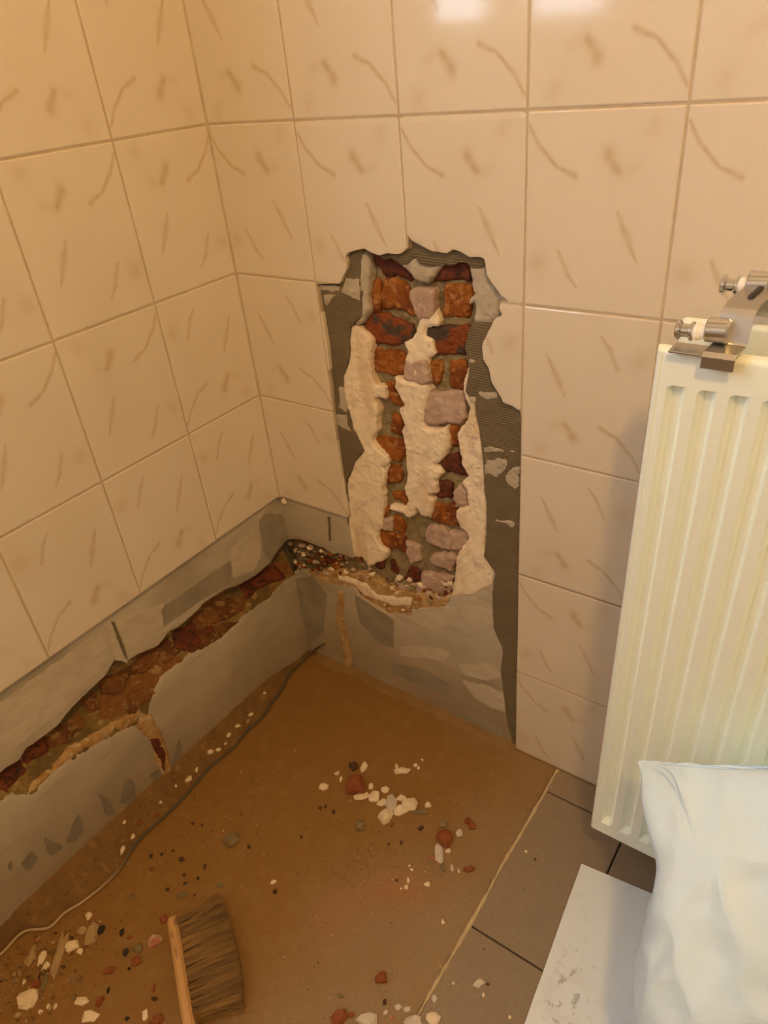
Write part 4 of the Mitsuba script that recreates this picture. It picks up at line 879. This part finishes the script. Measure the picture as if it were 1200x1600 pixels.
for ts, tz in tufts:
    for _ in range(95):
        s0, z0 = ts + rg.normal(0, .0021), tz + rg.normal(0, .002)
        fan = (ts - .09) / .09
        ln = .083 + rg.normal(0, .002) - .012 * abs(fan) ** 3
        s1 = s0 + .014 * fan - .006 + rg.normal(0, .0055)
        z1 = np.clip(.004 + (tz - .009) * .95 + rg.normal(0, .004), .0015, .047)
        p0, p1, p2 = brush_pt(s0, -.003, z0), brush_pt(s0 * .55 + s1 * .45 + rg.normal(0, .001), ln * .5, z0 * .5 + z1 * .5 + .001), brush_pt(s1, ln, z1)
        b = len(V)
        for p, r in ((p0, .00042), (p1, .00042), (p2, .00022)):
            for k_ in range(3): V.append(p + r * (np.cos(k_ * 2.094) * np.array([*DIR, 0]) + np.sin(k_ * 2.094) * np.array([0, 0, 1])))
        for l in range(2):
            for k_ in range(3):
                a, c = b + l * 3 + k_, b + l * 3 + (k_ + 1) % 3; F += [(a, c, c + 3), (a, c + 3, a + 3)]
k = add(bk + '__bristles', trimesh.Trimesh(np.array(V), F, process=False), 'bristle', smooth=False); labels[k] = {'kind': 'stuff', 'label': 'long brown bristles'}

# ---------------------------------------------------------------- radiator
rk = thing('radiator', 'cream panel radiator with vertical channels hanging on the tiled back wall', 'radiator')
RW, RB, RT, PITCH = .64, .105, 1.0145, .0333
TILT = .0115 / .909
def rad_pt(x, y, z): return np.stack([.8218 + TILT * (z - RB) + x, y, z + 0 * x], -1)
cols = [(0, .013), (.0012, .006), (.004, .0022), (.008, .0008), (.0095, .0022), (.011, .0008), (.013, 0)]
x = .0185; chan = []
while x + .022 < RW - .012:
    chan.append(x); cols += [(x, 0), (x + .0055, 1), (x + .0150, 1), (x + .0205, 0)]; x += PITCH
cols += [(RW - .004, 0), (RW - .001, .004), (RW, .013)]
rows = [(RB, .013), (RB + .001, .006), (RB + .004, .0015), (RB + .007, 0), (RB + .034, 0), (RB + .043, 1), (RT - .0445, 1), (RT - .041, 0), (RT - .007, 0), (RT - .004, .0015), (RT - .001, .006), (RT, .013)]
V, F = [], []
zs = []
for z, d in rows: zs.append((z, d))
for z, dz in zs:
    for cx_, dc in cols:
        inch = dc == 1
        d = (0 if inch else dc)
        if dz == 1: d = d + (.0110 if inch else 0)
        else: d = max(d, dz)
        V.append(rad_pt(np.array(cx_), np.array(-.165 + d), np.array(z)))
nc = len(cols)
for i in range(len(zs) - 1):
    for j in range(nc - 1):
        p = i * nc + j; F += [(p, p + 1, p + nc + 1), (p, p + nc + 1, p + nc)]
m = trimesh.Trimesh(np.array(V), F, process=False)
bk_ = cat([m]); 
add(rk + '__front_panel', m, 'radiator_paint', smooth=25)
def rad_box(x0, x1, y0, y1, z0, z1, r=.003):
    mm = rbox(x0, x1, y0, y1, z0, z1, r).to_mesh(); v = np.array(mm.vert_properties[:, :3]); v[:, 0] = .8218 + TILT * (v[:, 2] - RB) + v[:, 0]
    return trimesh.Trimesh(v, mm.tri_verts, process=False)
add(rk + '__panel_back', rad_box(.001, RW - .001, -.1525, -.1440, RB + .001, RT - .001), 'radiator_paint', smooth=40)
add(rk + '__rear_panel', rad_box(0, RW, -.072, -.057, RB, RT + .004, .006), 'radiator_paint', smooth=40)
fv, ff = [], []; nf_ = 0
xx = np.arange(.03, RW - .03, .0125)
for i, xf in enumerate(xx):
    y_ = (-.1435, -.0725)[i % 2] if i % 2 else -.1435
for i, xf in enumerate(xx):
    for y_ in ((-.1435, -.0725) if i % 2 == 0 else (-.0725, -.1435)):
        fv += [rad_pt(np.array(xf), np.array(y_), np.array(RB + .03)), rad_pt(np.array(xf), np.array(y_), np.array(RT - .03))]
for i in range(len(fv) // 2 - 1): a = 2 * i; ff += [(a, a + 2, a + 3), (a, a + 3, a + 1)]
add(rk + '__fins', trimesh.Trimesh(np.array(fv), ff, process=False), 'radiator_fins')
for z in (RB + .12, RT - .16):
    for x0 in (.12, .48): add(rk + '__wall_bracket', rad_box(x0, x0 + .03, -.0575, -.0005, z, z + .05, .002), 'steel')
# chrome fastening on top of the radiator
fk = thing('radiator_clamp', 'shiny chrome clamp with two knobs on the top edge of the cream radiator', 'clamp')
pth = np.array([(-.1765, 1.004), (-.1768, 1.0165), (-.1745, 1.0195), (-.152, 1.0215), (-.1475, 1.026), (-.1415, 1.050), (-.137, 1.0565), (-.128, 1.0600), (-.052, 1.0665), (-.048, 1.0640), (-.0465, 1.0225)])
pth[:, 1] += .0
th = .0022
tg = np.gradient(pth, axis=0); tg /= np.linalg.norm(tg, axis=1, keepdims=True); nn = np.stack([-tg[:, 1], tg[:, 0]], 1)
V, F = [], []
for i in range(len(pth)):
    sh = .018 * np.clip((pth[i, 0] + .1765) / .13, 0, 1)
    for xq, s in ((.886, 0), (.919, 0), (.919, 1), (.886, 1)):
        q = pth[i] + nn[i] * th * s; V.append((xq + sh, q[0], q[1]))
for i in range(len(pth) - 1):
    for j in range(4):
        a, b = i * 4 + j, i * 4 + (j + 1) % 4; F += [(a, b, b + 4), (a, b + 4, a + 4)]
F += [(0, 2, 1), (0, 3, 2)]; e_ = 4 * (len(pth) - 1); F += [(e_, e_ + 1, e_ + 2), (e_, e_ + 2, e_ + 3)]
m = trimesh.Trimesh(np.array(V), F, process=False); m.fix_normals()
add(fk + '__strap', m, 'steel', smooth=30)
sl = rbox(.9115, .9175, -.116, -.080, 1.0618, 1.0662, .0015).to_mesh()
v = np.array(sl.vert_properties[:, :3]); v[:, 2] += (v[:, 1] + .098) * .085 + .0016; v[:, 0] += (v[:, 1] + .098) * .14
add(fk + '__slot', trimesh.Trimesh(v, sl.tri_verts, process=False), 'slot_dark', smooth=40, label='dark oblong slot')
add(fk + '__plate', rbox(.850, .902, -.176, -.146, 1.0150, 1.0175, .0008), 'steel', smooth=40)
for (xk, yk, zk, xs_) in ((.881, -.152, 1.0375, .850), (.900, -.074, 1.0675, .873)):
    kb = add(fk + '__knob', lathe_x([(0, 0), (0, .0112), (.0012, .0132), (.021, .0132), (.0235, .011), (.0235, 0)], (xk, yk, zk), 28), 'chrome', smooth=35)
    add(kb + '__end_disc', lathe_x([(-.0006, 0), (-.0006, .0078), (.0006, .0082), (.0006, 0)], (xk, yk, zk), 24), 'steel', smooth=35)
    add(fk + '__collar', lathe_x([(0, 0), (0, .0085), (.0035, .0098), (.0065, .0085), (xk - xs_ - .018, .0058), (xk - xs_ - .018, 0)], (xs_ + .0185, yk, zk - .004), 24), 'white_plastic', smooth=35)
    add(fk + '__spool', lathe_x([(0, 0), (0, .0098), (.001, .0108), (.004, .0108), (.0052, .0085), (.006, .0072), (.0135, .0072), (.0145, .0085), (.0155, .0104), (.018, .0104), (.019, .009), (.019, 0)], (xs_, yk, zk - .004), 28), 'chrome', smooth=35)

# ---------------------------------------------------------------- white sheet on the floor and the sack standing on it
C0 = np.array([.8190, -.1770]); U_ = np.array([.1180, .0130]); U_ /= np.linalg.norm(U_); W_ = np.array([.0250, -.2940]); W_ /= np.linalg.norm(W_)
a, b = np.meshgrid(np.linspace(0, .30, 40), np.linspace(0, .46, 56), indexing='ij')
zz = .0022 + .0035 * np.clip(nf(a, b, 7, 81) + .15, 0, 1) * np.exp(-a / .12) + .004 * np.exp(-a / .02) * (.5 + nz(a, b, 9, 83)) + .003 * np.exp(-b / .02)
wob = .0012 * nf(b, b * 0, 16, 84)
V = np.stack([C0[0] + U_[0] * (a + wob) + W_[0] * b, C0[1] + U_[1] * a + W_[1] * b, zz], -1).reshape(-1, 3); F = []
for i in range(39):
    for j in range(55):
        p = i * 56 + j; F += [(p, p + 56, p + 57), (p, p + 57, p + 1)]
m = trimesh.Trimesh(np.vstack([V, V - [0, 0, .0006]]), np.vstack([F, np.array(F)[:, ::-1] + len(V)]), process=False)
add('white_sheet', m, 'paper', smooth=True, label='stained white paper sheet lying on the grey floor tiles beside the sack', cat='paper sheet')
# sack: levels of (height, left x, rear y, front y)
LV = np.array([(.0045, 1.008, -.235, -.520), (.012, 1.003, -.215, -.545), (.06, .998, -.205, -.565), (.13, .992, -.200, -.572), (.21, .984, -.197, -.555), (.29, .977, -.196, -.515), (.345, .972, -.198, -.460),
               (.390, .955, -.204, -.400), (.422, .930, -.212, -.340), (.446, .914, -.222, -.292), (.460, .905, -.238, -.262), (.464, .903, -.246, -.252)])
from scipy.interpolate import PchipInterpolator
tt = np.linspace(0, 1, len(LV)); ip = PchipInterpolator(tt, LV)
NT, NA = 150, 260
V = []
for i, t in enumerate(np.linspace(0, 1, NT)):
    z, xl, yr, yf = ip(t); xr = 1.40 + .02 * math.sin(3 * t)
    th_ = np.linspace(0, 2 * np.pi, NA, endpoint=False)
    cx_, hx, cy_, hy = (xl + xr) / 2, (xr - xl) / 2, (yr + yf) / 2, (yr - yf) / 2
    ex = .62
    px = cx_ + hx * np.sign(np.cos(th_)) * np.abs(np.cos(th_)) ** ex
    py = cy_ + hy * np.sign(np.sin(th_)) * np.abs(np.sin(th_)) ** ex
    up = np.clip(t, 0, 1)
    rim = np.clip((t - .6) / .4, 0, 1)
    pz = z + rim * (.085 * np.clip((px - .905) / .15, 0, 2.4) - .027 + .0045 * nf(px, px * 0, 40, 92)) + 0 * px
    py = py + rim * (.10 * np.clip(px - .93, 0, .45) * .5)
    fb = np.clip(t * 6, 0, 1)
    q = np.stack([px * 5.5, py * 5.5, pz * 3.0], -1); q2 = np.stack([px * 17 + pz * 11, py * 17, pz * 8 - px * 5], -1); q3 = np.stack([px * 34 - pz * 20, py * 34, pz * 14 + px * 12], -1)
    r1 = meshkit.fbm(q, 3, 95) - .5; r2 = np.abs(meshkit.noise(q2, 96) - .5) + .30 * np.abs(meshkit.noise(q3, 97) - .5)
    disp = fb * (1 - .75 * rim) * (.030 * r1 - .026 * r2 + .008)
    nx_, ny_ = np.cos(th_) * .8, np.sin(th_)
    px = px + disp * nx_; py = np.minimum(py + disp * ny_ - .35 * np.abs(disp) * (ny_ > .5), -.187)
    # two folds running down from the left corner of the mouth
    V.append(np.stack([px, py, pz], -1))
V = np.array(V)
TV = np.linspace(0, 1, NT)[:, None]
front_ = V[:, :, 1] < (V[:, :, 1].min(1, keepdims=True) + V[:, :, 1].max(1, keepdims=True)) / 2
for c_, sl, w_, dpt, t0, t1 in ((.010, .30, .0040, .0070, .74, .95), (.028, .22, .0045, .0065, .72, .97), (.055, .05, .005, .003, .80, .97), (.14, -.25, .006, .004, .42, .62), (.25, .25, .007, .004, .40, .66)):
    off = V[:, :, 0] - V[:, :, 0].min(1, keepdims=True) - c_ - sl * (.95 - TV)
    fade = np.clip((TV - t0) / .1, 0, 1) * np.clip((t1 - TV) / .1, 0, 1)
    V[:, :, 1] += np.where(front_, fade * dpt * (np.exp(-(off / w_) ** 2) - .7 * np.exp(-((off - 1.8 * w_) / w_) ** 2)), 0)
V = V.reshape(-1, 3); F = []
for i in range(NT - 1):
    for j in range(NA):
        a, b = i * NA + j, i * NA + (j + 1) % NA; F += [(a, b, b + NA), (a, b + NA, a + NA)]
for j in range(NA): F += [(len(V), (j + 1) % NA, j), (len(V) + 1, (NT - 1) * NA + j, (NT - 1) * NA + (j + 1) % NA)]
V = np.vstack([V, [V[:NA].mean(0)], [V[-NA:].mean(0)]])
V[:, 2] = np.maximum(V[:, 2], .0042)
m = trimesh.Trimesh(V, F, process=False); m.fix_normals()
add('woven_sack', m, 'sack_cloth', smooth=True, label='filled white woven plastic sack standing in front of the radiator', cat='sack')
